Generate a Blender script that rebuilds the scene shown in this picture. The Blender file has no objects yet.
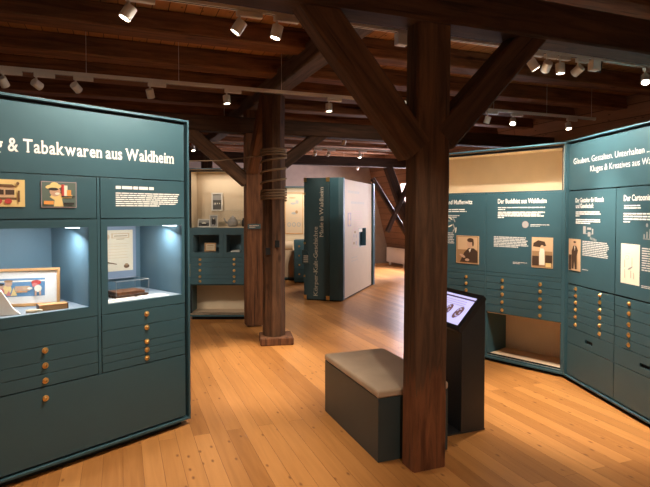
import bpy, math, random
from mathutils import Vector, Matrix

random.seed(7)
S = bpy.context.scene
COL = S.collection
TH = math.radians(21.3)                      # the building's axes turn 21.3 degrees against the view
CO, SI = math.cos(TH), math.sin(TH)


def AB(a, b, z=0.0):
    """building axes (a across, b along the ridge) to world"""
    return Vector((CO * a - SI * b, SI * a + CO * b, z))


# ------------------------------------------------------------------ camera, sky, daylight, exposure
cam_d = bpy.data.cameras.new('camera')
cam = bpy.data.objects.new('camera', cam_d)
COL.objects.link(cam)
cam.location = (0, 0, 1.6)
cam.rotation_euler = (math.radians(90) - math.atan(14.7 / 525.0), 0, 0)
cam_d.sensor_fit = 'HORIZONTAL'
cam_d.sensor_width = 36.0
cam_d.lens = 36.0 * 525.0 / 650.0
cam_d.shift_y = -16.8 / 650.0          # the photograph is a crop from above the middle of the lens
cam_d.clip_end = 200
S.camera = cam

w = bpy.data.worlds.new('world')
S.world = w
w.use_nodes = True
w.node_tree.nodes['Background'].inputs[0].default_value = (0.75, 0.85, 1.0, 1)
w.node_tree.nodes['Background'].inputs[1].default_value = 1.6

S.view_settings.view_transform = 'Standard'
S.view_settings.look = 'None'
S.view_settings.gamma = 1.0
S.view_settings.use_curve_mapping = False
S.view_settings.exposure = 0.3

S.cycles.transparent_max_bounces = 24
SPOT_GAIN = 1.0
WARM = (1.0, 0.86, 0.70)
COOL = (0.80, 0.92, 1.0)


def area_light(name, loc, rot, size, sizey, energy, color, parent=None):
    d = bpy.data.lights.new(name, 'AREA')
    d.shape = 'RECTANGLE'
    d.size, d.size_y = size, sizey
    d.energy = energy
    d.color = color
    o = bpy.data.objects.new(name, d)
    COL.objects.link(o)
    o.location = loc
    o.rotation_euler = rot
    if parent:
        o.parent = parent
    return o


# daylight entering through the two dormer windows of the eaves wall (a = 7.85)
for bb, en in ((12.5, 650.0), (9.3, 110.0)):
    area_light('daylight', AB(7.95, bb, 1.75), (math.radians(90) - 0.35, 0, TH + math.radians(90)), 1.0, 1.2, en, (0.84, 0.84, 1.0))


# ------------------------------------------------------------------ materials
def new_mat(name):
    m = bpy.data.materials.new(name)
    m.use_nodes = True
    nt = m.node_tree
    return m, nt, nt.nodes['Principled BSDF']


def paint(name, col, rough=0.5, var=0.06, metallic=0.0, bump=0.0, spec=0.5):
    m, nt, b = new_mat(name)
    N, L = nt.nodes, nt.links
    tc = N.new('ShaderNodeTexCoord')
    n = N.new('ShaderNodeTexNoise')
    n.inputs['Scale'].default_value = 6
    n.inputs['Detail'].default_value = 3
    L.new(tc.outputs['Object'], n.inputs['Vector'])
    r = N.new('ShaderNodeValToRGB')
    r.color_ramp.elements[0].position = 0.3
    r.color_ramp.elements[1].position = 0.7
    r.color_ramp.elements[0].color = tuple(c * (1 - var) for c in col) + (1,)
    r.color_ramp.elements[1].color = tuple(min(1, c * (1 + var)) for c in col) + (1,)
    L.new(n.outputs['Fac'], r.inputs['Fac'])
    L.new(r.outputs['Color'], b.inputs['Base Color'])
    b.inputs['Roughness'].default_value = rough
    b.inputs['Metallic'].default_value = metallic
    b.inputs['Specular IOR Level'].default_value = spec
    if bump:
        n2 = N.new('ShaderNodeTexNoise')
        n2.inputs['Scale'].default_value = 160
        L.new(tc.outputs['Object'], n2.inputs['Vector'])
        bp = N.new('ShaderNodeBump')
        bp.inputs['Strength'].default_value = bump
        bp.inputs['Distance'].default_value = 0.002
        L.new(n2.outputs['Fac'], bp.inputs['Height'])
        L.new(bp.outputs['Normal'], b.inputs['Normal'])
    return m


def emit(name, col, strength):
    m, nt, b = new_mat(name)
    b.inputs['Base Color'].default_value = tuple(col) + (1,)
    b.inputs['Emission Color'].default_value = tuple(col) + (1,)
    b.inputs['Emission Strength'].default_value = strength
    return m


def timber_mat(name, dark, light, scale=9.0, seed=0.0, low=None, low_z=0.55):
    """old hewn timber: grain runs along local z"""
    m, nt, b = new_mat(name)
    N, L = nt.nodes, nt.links
    tc = N.new('ShaderNodeTexCoord')
    mp = N.new('ShaderNodeMapping')
    mp.inputs['Scale'].default_value = (scale, scale, scale * 0.09)
    mp.inputs['Location'].default_value = (seed, seed * 1.7, seed * 0.3)
    L.new(tc.outputs['Object'], mp.inputs['Vector'])
    n = N.new('ShaderNodeTexNoise')
    n.inputs['Scale'].default_value = 2.2
    n.inputs['Detail'].default_value = 8
    n.inputs['Roughness'].default_value = 0.65
    n.inputs['Distortion'].default_value = 0.6
    L.new(mp.outputs['Vector'], n.inputs['Vector'])
    r = N.new('ShaderNodeValToRGB')
    r.color_ramp.elements[0].position = 0.32
    r.color_ramp.elements[1].position = 0.68
    r.color_ramp.elements[0].color = tuple(dark) + (1,)
    r.color_ramp.elements[1].color = tuple(light) + (1,)
    L.new(n.outputs['Fac'], r.inputs['Fac'])
    base_col = r.outputs['Color']
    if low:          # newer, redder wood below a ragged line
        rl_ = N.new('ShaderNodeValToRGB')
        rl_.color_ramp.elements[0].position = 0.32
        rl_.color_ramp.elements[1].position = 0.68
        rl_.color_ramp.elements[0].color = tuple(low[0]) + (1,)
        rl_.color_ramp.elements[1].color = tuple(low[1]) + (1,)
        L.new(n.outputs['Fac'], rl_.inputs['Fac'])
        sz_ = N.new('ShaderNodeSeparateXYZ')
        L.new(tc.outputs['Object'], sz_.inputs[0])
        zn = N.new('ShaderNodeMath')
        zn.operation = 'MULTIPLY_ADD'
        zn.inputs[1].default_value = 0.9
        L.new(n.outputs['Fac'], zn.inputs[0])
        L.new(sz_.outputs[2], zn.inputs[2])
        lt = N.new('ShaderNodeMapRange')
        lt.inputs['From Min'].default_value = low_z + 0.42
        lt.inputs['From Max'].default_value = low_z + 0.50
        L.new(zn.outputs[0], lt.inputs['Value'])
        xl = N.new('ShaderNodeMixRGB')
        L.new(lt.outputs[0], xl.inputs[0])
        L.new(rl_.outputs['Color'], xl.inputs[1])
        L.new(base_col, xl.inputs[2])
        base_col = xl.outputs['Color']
    # drying cracks
    mp2 = N.new('ShaderNodeMapping')
    mp2.inputs['Scale'].default_value = (16, 16, 0.7)
    mp2.inputs['Location'].default_value = (seed * 2, seed, seed)
    L.new(tc.outputs['Object'], mp2.inputs['Vector'])
    n2 = N.new('ShaderNodeTexNoise')
    n2.inputs['Scale'].default_value = 1.6
    n2.inputs['Detail'].default_value = 2
    L.new(mp2.outputs['Vector'], n2.inputs['Vector'])
    r2 = N.new('ShaderNodeValToRGB')
    r2.color_ramp.elements[0].position = 0.30
    r2.color_ramp.elements[1].position = 0.36
    r2.color_ramp.elements[0].color = (0.25, 0.25, 0.25, 1)
    r2.color_ramp.elements[1].color = (1, 1, 1, 1)
    L.new(n2.outputs['Fac'], r2.inputs['Fac'])
    # knots
    v = N.new('ShaderNodeTexVoronoi')
    v.inputs['Scale'].default_value = 1.0
    mp3 = N.new('ShaderNodeMapping')
    mp3.inputs['Scale'].default_value = (4.5, 4.5, 2.2)
    mp3.inputs['Location'].default_value = (seed, seed, seed)
    L.new(tc.outputs['Object'], mp3.inputs['Vector'])
    L.new(mp3.outputs['Vector'], v.inputs['Vector'])
    r3 = N.new('ShaderNodeValToRGB')
    r3.color_ramp.elements[0].position = 0.07
    r3.color_ramp.elements[1].position = 0.15
    r3.color_ramp.elements[0].color = (0.3, 0.25, 0.22, 1)
    r3.color_ramp.elements[1].color = (1, 1, 1, 1)
    L.new(v.outputs['Distance'], r3.inputs['Fac'])
    x1 = N.new('ShaderNodeMixRGB')
    x1.blend_type = 'MULTIPLY'
    x1.inputs[0].default_value = 0.8
    L.new(base_col, x1.inputs[1])
    L.new(r2.outputs['Color'], x1.inputs[2])
    x2 = N.new('ShaderNodeMixRGB')
    x2.blend_type = 'MULTIPLY'
    x2.inputs[0].default_value = 0.8
    L.new(x1.outputs['Color'], x2.inputs[1])
    L.new(r3.outputs['Color'], x2.inputs[2])
    L.new(x2.outputs['Color'], b.inputs['Base Color'])
    b.inputs['Roughness'].default_value = 0.75
    b.inputs['Specular IOR Level'].default_value = 0.3
    bp = N.new('ShaderNodeBump')
    bp.inputs['Strength'].default_value = 0.6
    bp.inputs['Distance'].default_value = 0.006
    mm = N.new('ShaderNodeMath')
    mm.operation = 'MULTIPLY'
    L.new(n.outputs['Fac'], mm.inputs[0])
    L.new(r2.outputs['Color'], mm.inputs[1])
    L.new(mm.outputs[0], bp.inputs['Height'])
    L.new(bp.outputs['Normal'], b.inputs['Normal'])
    return m


def plank_mat(name, width, length, c1, c2, knot, rough, rot=0.0, gap=0.004, plane='xy', seam=0.35, knots=True, gloss=0.4):
    """boards: object x runs along the boards, rows stack along object y (or z)"""
    m, nt, b = new_mat(name)
    N, L = nt.nodes, nt.links
    tc = N.new('ShaderNodeTexCoord')
    vec = tc.outputs['Object']
    if plane == 'xz':
        sx = N.new('ShaderNodeSeparateXYZ')
        L.new(vec, sx.inputs[0])
        cb = N.new('ShaderNodeCombineXYZ')
        L.new(sx.outputs[0], cb.inputs[0])
        L.new(sx.outputs[2], cb.inputs[1])
        vec = cb.outputs[0]
    br = N.new('ShaderNodeTexBrick')
    br.offset = 0.37
    br.offset_frequency = 2
    br.inputs['Scale'].default_value = 1.0
    br.inputs['Brick Width'].default_value = length
    br.inputs['Row Height'].default_value = width
    br.inputs['Mortar Size'].default_value = gap * 0.5
    br.inputs['Mortar Smooth'].default_value = 0.2
    br.inputs['Bias'].default_value = 0.0
    br.inputs['Color1'].default_value = (0, 0, 0, 1)
    br.inputs['Color2'].default_value = (1, 1, 1, 1)
    br.inputs['Mortar'].default_value = (0.5, 0.5, 0.5, 1)
    L.new(vec, br.inputs['Vector'])
    # each board shifts the grain
    sh = N.new('ShaderNodeVectorMath')
    sh.operation = 'MULTIPLY_ADD'
    L.new(br.outputs['Color'], sh.inputs[0])
    sh.inputs[1].default_value = (7.3, 3.1, 5.7)
    L.new(vec, sh.inputs[2])
    mp = N.new('ShaderNodeMapping')
    mp.inputs['Scale'].default_value = (1.1, 16, 1)
    L.new(sh.outputs[0], mp.inputs['Vector'])
    n = N.new('ShaderNodeTexNoise')
    n.inputs['Scale'].default_value = 1.6
    n.inputs['Detail'].default_value = 6
    n.inputs['Distortion'].default_value = 0.8
    L.new(mp.outputs['Vector'], n.inputs['Vector'])
    tone = N.new('ShaderNodeMath')
    tone.operation = 'MULTIPLY_ADD'
    tone.inputs[1].default_value = 0.45
    L.new(br.outputs['Color'], tone.inputs[0])
    t2 = N.new('ShaderNodeMath')
    t2.operation = 'MULTIPLY'
    t2.inputs[1].default_value = 0.55
    L.new(n.outputs['Fac'], t2.inputs[0])
    L.new(t2.outputs[0], tone.inputs[2])
    r = N.new('ShaderNodeValToRGB')
    r.color_ramp.elements[0].position = 0.15
    r.color_ramp.elements[1].position = 0.85
    r.color_ramp.elements[0].color = tuple(c1) + (1,)
    r.color_ramp.elements[1].color = tuple(c2) + (1,)
    L.new(tone.outputs[0], r.inputs['Fac'])
    col = r.outputs['Color']
    if knots:
        mk = N.new('ShaderNodeMapping')
        mk.inputs['Scale'].default_value = (5.0, 11.0, 1)
        L.new(sh.outputs[0], mk.inputs['Vector'])
        v = N.new('ShaderNodeTexVoronoi')
        v.voronoi_dimensions = '2D'
        v.inputs['Scale'].default_value = 1.0
        L.new(mk.outputs['Vector'], v.inputs['Vector'])
        kr = N.new('ShaderNodeValToRGB')
        kr.color_ramp.elements[0].position = 0.03
        kr.color_ramp.elements[1].position = 0.14
        kr.color_ramp.elements[0].color = (1, 1, 1, 1)
        kr.color_ramp.elements[1].color = (0, 0, 0, 1)
        L.new(v.outputs['Distance'], kr.inputs['Fac'])
        gate = N.new('ShaderNodeMath')
        gate.operation = 'GREATER_THAN'
        gate.inputs[1].default_value = 0.70
        # knots gather in groups
        gn = N.new('ShaderNodeTexNoise')
        gn.inputs['Scale'].default_value = 1.9
        gn.inputs['Detail'].default_value = 1
        L.new(vec, gn.inputs['Vector'])
        ga = N.new('ShaderNodeMath')
        ga.operation = 'MULTIPLY_ADD'
        ga.inputs[1].default_value = 1.5
        ga.inputs[2].default_value = -0.75
        L.new(gn.outputs['Fac'], ga.inputs[0])
        gs = N.new('ShaderNodeMath')
        gs.operation = 'ADD'
        L.new(ga.outputs[0], gs.inputs[0])
        L.new(v.outputs['Color'], gs.inputs[1])
        L.new(gs.outputs[0], gate.inputs[0])
        kf = N.new('ShaderNodeMath')
        kf.operation = 'MULTIPLY'
        L.new(kr.outputs['Color'], kf.inputs[0])
        L.new(gate.outputs[0], kf.inputs[1])
        mx = N.new('ShaderNodeMixRGB')
        mx.inputs[2].default_value = tuple(knot) + (1,)
        L.new(kf.outputs[0], mx.inputs[0])
        L.new(col, mx.inputs[1])
        col = mx.outputs['Color']
    ms = N.new('ShaderNodeMixRGB')
    ms.blend_type = 'MULTIPLY'
    ms.inputs[2].default_value = (seam, seam * 0.8, seam * 0.6, 1)
    L.new(br.outputs['Fac'], ms.inputs[0])
    L.new(col, ms.inputs[1])
    L.new(ms.outputs['Color'], b.inputs['Base Color'])
    b.inputs['Roughness'].default_value = rough
    b.inputs['Specular IOR Level'].default_value = gloss
    bp = N.new('ShaderNodeBump')
    bp.invert = True
    bp.inputs['Strength'].default_value = 0.5
    bp.inputs['Distance'].default_value = 0.003
    L.new(br.outputs['Fac'], bp.inputs['Height'])
    L.new(bp.outputs['Normal'], b.inputs['Normal'])
    return m


def glass_mat(name, tint=(1, 1, 1), refl=0.035):
    m, nt, b = new_mat(name)
    N, L = nt.nodes, nt.links
    N.remove(b)
    out = [n for n in N if n.type == 'OUTPUT_MATERIAL'][0]
    tr = N.new('ShaderNodeBsdfTransparent')
    tr.inputs['Color'].default_value = tuple(tint) + (1,)
    gl = N.new('ShaderNodeBsdfGlossy')
    gl.inputs['Roughness'].default_value = 0.02
    mx = N.new('ShaderNodeMixShader')
    mx.inputs[0].default_value = refl
    L.new(tr.outputs[0], mx.inputs[1])
    L.new(gl.outputs[0], mx.inputs[2])
    L.new(mx.outputs[0], out.inputs['Surface'])
    return m


M = {}
M['teal'] = paint('teal_paint', (0.038, 0.098, 0.124), 0.45, 0.03)
M['teal_dark'] = paint('dark_teal_paint', (0.034, 0.070, 0.080), 0.45, 0.04)
M['bench'] = paint('bench_laminate', (0.035, 0.052, 0.055), 0.45, 0.05)
M['lining'] = paint('vitrine_lining_paint', (0.095, 0.165, 0.200), 0.6, 0.03)
M['vit_floor'] = paint('vitrine_floor_paint', (0.22, 0.26, 0.29), 0.6, 0.03)
M['gap'] = paint('shadow_gap_black', (0.006, 0.007, 0.008), 0.8, 0.1)
M['cream'] = paint('cream_laminate', (0.68, 0.56, 0.40), 0.6, 0.03)
M['cream2'] = paint('pale_page_board', (0.58, 0.44, 0.30), 0.6, 0.02)
M['white'] = paint('white_print', (0.86, 0.86, 0.82), 0.6, 0.02)
M['paper'] = paint('paper_white', (0.78, 0.76, 0.70), 0.8, 0.04)
M['paper_old'] = paint('aged_paper', (0.72, 0.60, 0.42), 0.8, 0.06)
M['brass'] = paint('brass', (0.88, 0.58, 0.22), 0.30, 0.05, metallic=0.9)
M['black'] = paint('matt_black', (0.012, 0.012, 0.013), 0.45, 0.1)
M['kiosk'] = paint('kiosk_black_metal', (0.022, 0.024, 0.026), 0.4, 0.1)
M['track'] = paint('track_white', (0.74, 0.70, 0.63), 0.45, 0.03)
M['fabric'] = paint('bench_fabric', (0.46, 0.34, 0.23), 0.9, 0.06, bump=0.5)
M['rope'] = paint('hemp_rope', (0.21, 0.145, 0.09), 0.9, 0.25, bump=0.6)
M['plaster'] = paint('plaster_wall', (0.27, 0.20, 0.16), 0.85, 0.08, bump=0.2)
M['plaster_pale'] = paint('pale_plaster', (0.42, 0.34, 0.28), 0.85, 0.08)  # for the unseen front wall, kept paler so it bounces more fill light
M['radiator'] = paint('radiator_enamel', (0.75, 0.72, 0.70), 0.4, 0.02)
M['lens_on'] = emit('lamp_lens_lit', (1.0, 0.90, 0.74), 22.0)
M['led'] = emit('led_strip_lit', (0.85, 0.95, 1.0), 4.0)
M['screen'] = emit('touch_screen_glow', (0.50, 0.48, 0.78), 0.95)
M['screen_dark'] = emit('touch_screen_ink', (0.06, 0.03, 0.06), 0.5)
M['screen_brown'] = emit('touch_screen_picture', (0.17, 0.09, 0.09), 0.6)
M['screen_pale'] = emit('touch_screen_pale', (0.42, 0.36, 0.60), 0.75)
M['glass'] = glass_mat('clear_glass')
M['wood_light'] = paint('light_frame_wood', (0.52, 0.27, 0.10), 0.5, 0.2)
M['wood_box'] = paint('cigar_box_wood', (0.33, 0.19, 0.08), 0.6, 0.25)
M['grey_board'] = paint('grey_mount_board', (0.22, 0.27, 0.34), 0.7, 0.03)
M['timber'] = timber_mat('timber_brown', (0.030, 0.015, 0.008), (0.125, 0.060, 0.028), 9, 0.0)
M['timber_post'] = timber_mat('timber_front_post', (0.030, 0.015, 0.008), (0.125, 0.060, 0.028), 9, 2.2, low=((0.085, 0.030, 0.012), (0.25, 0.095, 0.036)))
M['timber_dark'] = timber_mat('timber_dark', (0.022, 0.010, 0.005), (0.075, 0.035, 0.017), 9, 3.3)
M['timber_red'] = timber_mat('timber_reddish', (0.062, 0.024, 0.010), (0.19, 0.078, 0.032), 9, 7.1)
M['timber_grey'] = timber_mat('timber_grey', (0.05, 0.036, 0.026), (0.15, 0.105, 0.075), 9, 5.2)
M['timber_joist'] = timber_mat('timber_joist', (0.075, 0.031, 0.014), (0.27, 0.115, 0.050), 8, 1.3)
M['floor'] = plank_mat('pine_floor_boards', 0.118, 3.8, (0.31, 0.122, 0.030), (0.58, 0.265, 0.080), (0.19, 0.066, 0.018), 0.34, gap=0.003, seam=0.5)
M['ceil'] = plank_mat('ceiling_boards', 0.135, 6.0, (0.34, 0.15, 0.052), (0.55, 0.26, 0.095), (0.1, 0.04, 0.015), 0.7, gap=0.008, seam=0.12)
M['wallwood'] = plank_mat('roof_boards', 0.19, 5.0, (0.16, 0.082, 0.048), (0.31, 0.165, 0.100), (0.06, 0.025, 0.012), 0.75, gap=0.012, seam=0.2)
FLATC = {}


def flat(name, col):
    if name not in FLATC:
        FLATC[name] = paint('print_' + name, col, 0.65, 0.04)
    return FLATC[name]


flat('sepia', (0.36, 0.21, 0.10)); flat('sepia_light', (0.62, 0.42, 0.25)); flat('sepia_dark', (0.06, 0.032, 0.018))
flat('skin', (0.58, 0.36, 0.24)); flat('grey', (0.35, 0.35, 0.34)); flat('ink', (0.025, 0.022, 0.022))
flat('red', (0.50, 0.05, 0.04)); flat('orange', (0.75, 0.33, 0.08)); flat('yellow', (0.78, 0.58, 0.24))
flat('poster_green', (0.10, 0.14, 0.12)); flat('blue', (0.10, 0.25, 0.42)); flat('pink', (0.62, 0.20, 0.18))
flat('brown', (0.16, 0.075, 0.03)); flat('offwhite', (0.80, 0.76, 0.62)); flat('mauve', (0.38, 0.30, 0.31))
flat('pale_grey', (0.62, 0.62, 0.60)); flat('faint', (0.50, 0.42, 0.33)); flat('faint_pink', (0.62, 0.42, 0.34)); flat('gold_text', (0.62, 0.56, 0.45))
flat('dark_grey', (0.09, 0.085, 0.08))


# ------------------------------------------------------------------ mesh helpers
class MB:
    def __init__(self):
        self.v, self.f, self.m, self.mats = [], [], [], []

    def mi(self, mat):
        if mat not in self.mats:
            self.mats.append(mat)
        return self.mats.index(mat)

    def add(self, vs, fs, mat):
        o = len(self.v)
        self.v += [tuple(p) for p in vs]
        k = self.mi(mat)
        for f in fs:
            self.f.append([i + o for i in f])
            self.m.append(k)

    def box(self, x0, x1, y0, y1, z0, z1, mat):
        vs = [(x0, y0, z0), (x1, y0, z0), (x1, y1, z0), (x0, y1, z0), (x0, y0, z1), (x1, y0, z1), (x1, y1, z1), (x0, y1, z1)]
        fs = [(0, 3, 2, 1), (4, 5, 6, 7), (0, 1, 5, 4), (1, 2, 6, 5), (2, 3, 7, 6), (3, 0, 4, 7)]
        self.add(vs, fs, mat)
        return self

    def ring(self, x0, x1, z0, z1, ox0, ox1, oz0, oz1, y0, y1, mat):
        """rectangular frame round an opening"""
        self.box(x0, ox0, y0, y1, z0, z1, mat)
        self.box(ox1, x1, y0, y1, z0, z1, mat)
        self.box(ox0, ox1, y0, y1, z0, oz0, mat)
        self.box(ox0, ox1, y0, y1, oz1, z1, mat)
        return self

    def prism(self, pts, axis, c0, c1, mat):
        """closed polygon pts in the two other axes, swept c0..c1 along axis"""
        n = len(pts)

        def P(p, c):
            return {'x': (c, p[0], p[1]), 'y': (p[0], c, p[1]), 'z': (p[0], p[1], c)}[axis]
        vs = [P(p, c0) for p in pts] + [P(p, c1) for p in pts]
        fs = [tuple(range(n)), tuple(range(2 * n - 1, n - 1, -1))]
        for i in range(n):
            j = (i + 1) % n
            fs.append((i, i + n, j + n, j))
        self.add(vs, fs, mat)
        return self

    def tube(self, path, r, mat, seg=8, cap=True, closed=False):
        path = [Vector(p) for p in path]
        n = len(path)
        rr = r if isinstance(r, (list, tuple)) else [r] * n
        vs, fs = [], []
        for i, p in enumerate(path):
            t = (path[min(i + 1, n - 1)] - path[max(i - 1, 0)]).normalized()
            u = t.cross(Vector((0, 0, 1)))
            if u.length < 1e-3:
                u = t.cross(Vector((1, 0, 0)))
            u.normalize()
            q = t.cross(u).normalized()
            for k in range(seg):
                a = 2 * math.pi * k / seg
                vs.append(p + (u * math.cos(a) + q * math.sin(a)) * rr[i])
        for i in range(n - 1):
            for k in range(seg):
                a, b = i * seg + k, i * seg + (k + 1) % seg
                fs.append((a, a + seg, b + seg, b))
        if cap:
            fs.append(tuple(range(seg)))
            fs.append(tuple(range((n - 1) * seg + seg - 1, (n - 1) * seg - 1, -1)))
        self.add(vs, fs, mat)
        return self

    def lathe(self, prof, mat, seg=16, origin=(0, 0, 0), axis='z'):
        """prof: list of (radius, height); axis z, or y (height runs to -y)"""
        ox, oy, oz = origin
        vs, fs = [], []
        for r, h in prof:
            for k in range(seg):
                a = 2 * math.pi * k / seg
                c, s = r * math.cos(a), r * math.sin(a)
                vs.append((ox + c, oy + s, oz + h) if axis == 'z' else (ox + c, oy - h, oz + s))
        for i in range(len(prof) - 1):
            for k in range(seg):
                a, b = i * seg + k, i * seg + (k + 1) % seg
                fs.append((a, b, b + seg, a + seg))
        fs.append(tuple(range(seg - 1, -1, -1)))
        fs.append(tuple(range((len(prof) - 1) * seg, len(prof) * seg)))
        self.add(vs, fs, mat)
        return self

    def sheet(self, pts, y, mat):
        """flat polygon (x, z) facing -y"""
        self.add([(p[0], y, p[1]) for p in pts], [tuple(range(len(pts)))], mat)
        return self

    def build(self, name, parent=None, loc=None, rot=None, bevel=0.0, smooth=False):
        me = bpy.data.meshes.new(name)
        me.from_pydata(self.v, [], self.f)
        for m in self.mats:
            me.materials.append(m)
        me.polygons.foreach_set('material_index', self.m)
        if smooth:
            me.polygons.foreach_set('use_smooth', [True] * len(self.f))
        me.update()
        o = bpy.data.objects.new(name, me)
        COL.objects.link(o)
        if parent:
            o.parent = parent
        if loc is not None:
            o.location = loc
        if rot is not None:
            o.rotation_euler = rot
        if bevel:
            b = o.modifiers.new('edge', 'BEVEL')
            b.width = bevel
            b.segments = 2
            b.limit_method = 'ANGLE'
        return o


def tag(o, label, cat, group=None, kind=None):
    if kind == 'structure':
        o['kind'] = kind
        if label:
            o['label'] = label
        if cat:
            o['category'] = cat
        return o
    o['label'] = label
    o['category'] = cat
    if group:
        o['group'] = group
    if kind:
        o['kind'] = kind
    return o


def thing(name, label, cat, loc=(0, 0, 0), rotz=0.0, group=None):
    o = bpy.data.objects.new(name, None)
    o.empty_display_size = 0.1
    COL.objects.link(o)
    o.location = loc
    o.rotation_euler = (0, 0, rotz)
    return tag(o, label, cat, group)


def dup(root, loc=None, rotz=None, label=None):
    r = root.copy()
    COL.objects.link(r)
    if loc is not None:
        r.location = loc
    if rotz is not None:
        r.rotation_euler = (0, 0, rotz)
    if label:
        r['label'] = label
    for ch in [c for c in bpy.data.objects if c.parent == root]:
        c = ch.copy()
        COL.objects.link(c)
        c.parent = r
        for g in [q for q in bpy.data.objects if q.parent == ch]:
            d = g.copy()
            COL.objects.link(d)
            d.parent = c
    return r


def W(t, x, y, z):
    """local point of a placed Empty to world"""
    a = t.rotation_euler[2]
    c, s = math.cos(a), math.sin(a)
    x, y, z = x * t.scale[0], y * t.scale[1], z * t.scale[2]
    return Vector((t.location[0] + c * x - s * y, t.location[1] + s * x + c * y, t.location[2] + z))


# ------------------------------------------------------------------ lettering
def glyph_mesh(txt, offset=0.0):
    c = bpy.data.curves.new('lettering', 'FONT')
    c.body = txt
    c.size = 1.0
    c.offset = offset
    c.resolution_u = 3
    o = bpy.data.objects.new('lettering', c)
    me = o.to_mesh()
    vs = [tuple(v.co) for v in me.vertices]
    fs = [tuple(p.vertices) for p in me.polygons]
    o.to_mesh_clear()
    bpy.data.objects.remove(o)
    bpy.data.curves.remove(c)
    return vs, fs


_H = glyph_mesh('H')[0]
CAP = max(p[1] for p in _H)
XH = max(p[1] for p in glyph_mesh('x')[0])
ASC = max(p[1] for p in glyph_mesh('l')[0])
# slab ends of the serifed title face: (level, side) per letter
SERIF = {'T': 'bc', 'b': 'al', 'k': 'al bl br', 'w': 'xl xr', 'r': 'xl bl', 'n': 'xl bl br', 'u': 'xl xr br', 'W': 'cl cr', 'l': 'al bc',
         'd': 'ar br', 'h': 'al bl br', 'i': 'xl bc', 'm': 'xl bl bc br', 'a': 'br', 'K': 'cl bl cr br', 'p': 'xl', 't': '', 'M': 'cl cr bl br', 'ö': ''}


def string_geo(txt, bold=0.0, serif=False, track=0.0):
    """geometry of one line, 1 = font size, origin at the line's start on the baseline; returns verts, faces, width"""
    if not serif:
        vs, fs = glyph_mesh(txt, bold)
        xs = [p[0] for p in vs]
        x0, x1 = min(xs), max(xs)
        return [(p[0] - x0, p[1]) for p in vs], fs, x1 - x0
    V, F, x = [], [], 0.0
    for ch in txt:
        if ch == ' ':
            x += 0.22
            continue
        vs, fs = glyph_mesh(ch, bold)
        xs = [p[0] for p in vs]
        x0, x1 = min(xs), max(xs)
        o = len(V)
        V += [(p[0] - x0 + x, p[1]) for p in vs]
        F += [tuple(i + o for i in f) for f in fs]
        wd = x1 - x0
        for s in SERIF.get(ch, '').split():
            lv = {'b': 0.0, 'x': XH, 'c': CAP, 'a': ASC}[s[0]]
            st = 0.055 + bold
            cx = {'l': st, 'r': wd - st, 'c': wd / 2}[s[1]] + x
            hw, th = 0.105, 0.05
            ylo, yhi = (lv, lv + th) if lv == 0.0 else (lv - th, lv)
            xa = cx - hw
            xb = cx + hw if s[0] == 'b' or s[0] == 'c' else cx + 0.03
            if s == 'ar':
                xb = cx + 0.03
            o = len(V)
            V += [(xa, ylo), (xb, ylo), (xb, yhi), (xa, yhi)]
            F.append((o, o + 1, o + 2, o + 3))
        x += wd + 0.075 + track
    return V, F, x - 0.075 - track


def write(mb, txt, x, z, cap_h, mat, width=None, y=0.0, bold=0.0, serif=False, align='l', vertical=False, track=0.0, squeeze=1.0):
    V, F, wd = string_geo(txt, bold, serif, track)
    sz = cap_h / CAP
    sx = (width / wd) if width else sz * squeeze
    full = wd * sx
    if align == 'r':
        x -= full
    elif align == 'c':
        x -= full / 2
    if vertical:      # reads upwards, letter tops towards -x
        vs = [(x - p[1] * sz, y, z + p[0] * sx) for p in V]
    else:
        vs = [(x + p[0] * sx, y, z + p[1] * sz) for p in V]
    mb.add(vs, F, mat)
    return full


def body_text(mb, x0, ztop, width, lines, pitch, mat, y=0.0, fill=0.5, last=0.6, rag=0.1):
    """fine print too small to read: rows of word-length dashes"""
    for i in range(lines):
        w_ = width * (last if i == lines - 1 else 1 - random.random() * rag)
        z = ztop - i * pitch
        x = x0
        while x < x0 + w_ - 0.004:
            l = min(pitch * random.uniform(1.2, 4.5), x0 + w_ - x)
            mb.sheet([(x, z - pitch * fill), (x + l, z - pitch * fill), (x + l, z), (x, z)], y, mat)
            x += l + pitch * 0.28


def para(parent, *a, **k):
    m_ = MB()
    body_text(m_, *a, **k)
    return m_.build('body_text', parent)


def ell(cx, cz, rx, rz, n=18, rot=0.0):
    out = []
    for k in range(n):
        a = 2 * math.pi * k / n
        px, pz = rx * math.cos(a), rz * math.sin(a)
        out.append((cx + px * math.cos(rot) - pz * math.sin(rot), cz + px * math.sin(rot) + pz * math.cos(rot)))
    return out


def picture(name, parent, x0, x1, z0, z1, y, base, shapes, thick=0.004, border=None, bw=0.0, loc=None, rot=None):
    """a printed sheet facing -y; shapes are (material, points in 0..1)"""
    mb = MB()
    mb.box(x0, x1, y - thick, y, z0, z1, border or base)
    yy = y - thick
    if border:
        yy -= 0.0005
        mb.sheet([(x0 + bw, z0 + bw), (x1 - bw, z0 + bw), (x1 - bw, z1 - bw), (x0 + bw, z1 - bw)], yy, base)
    X0, X1, Z0, Z1 = x0 + bw, x1 - bw, z0 + bw, z1 - bw
    for m, pts in shapes:
        yy -= 0.0004
        mb.sheet([(X0 + (X1 - X0) * min(1, max(0, p[0])), Z0 + (Z1 - Z0) * min(1, max(0, p[1]))) for p in pts], yy, m)
    return mb.build(name, parent, loc, rot)


F_ = FLATC


def rect(a, b, c, d):
    return [(a, c), (b, c), (b, d), (a, d)]


# ------------------------------------------------------------------ the room
A0, A1, B0, B1, ZC = -4.4, 7.85, -2.6, 14.6, 3.34
KNEE, SLOPE = 0.45, 0.26
R_ALONG = TH + math.radians(90)          # object x along the ridge

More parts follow.
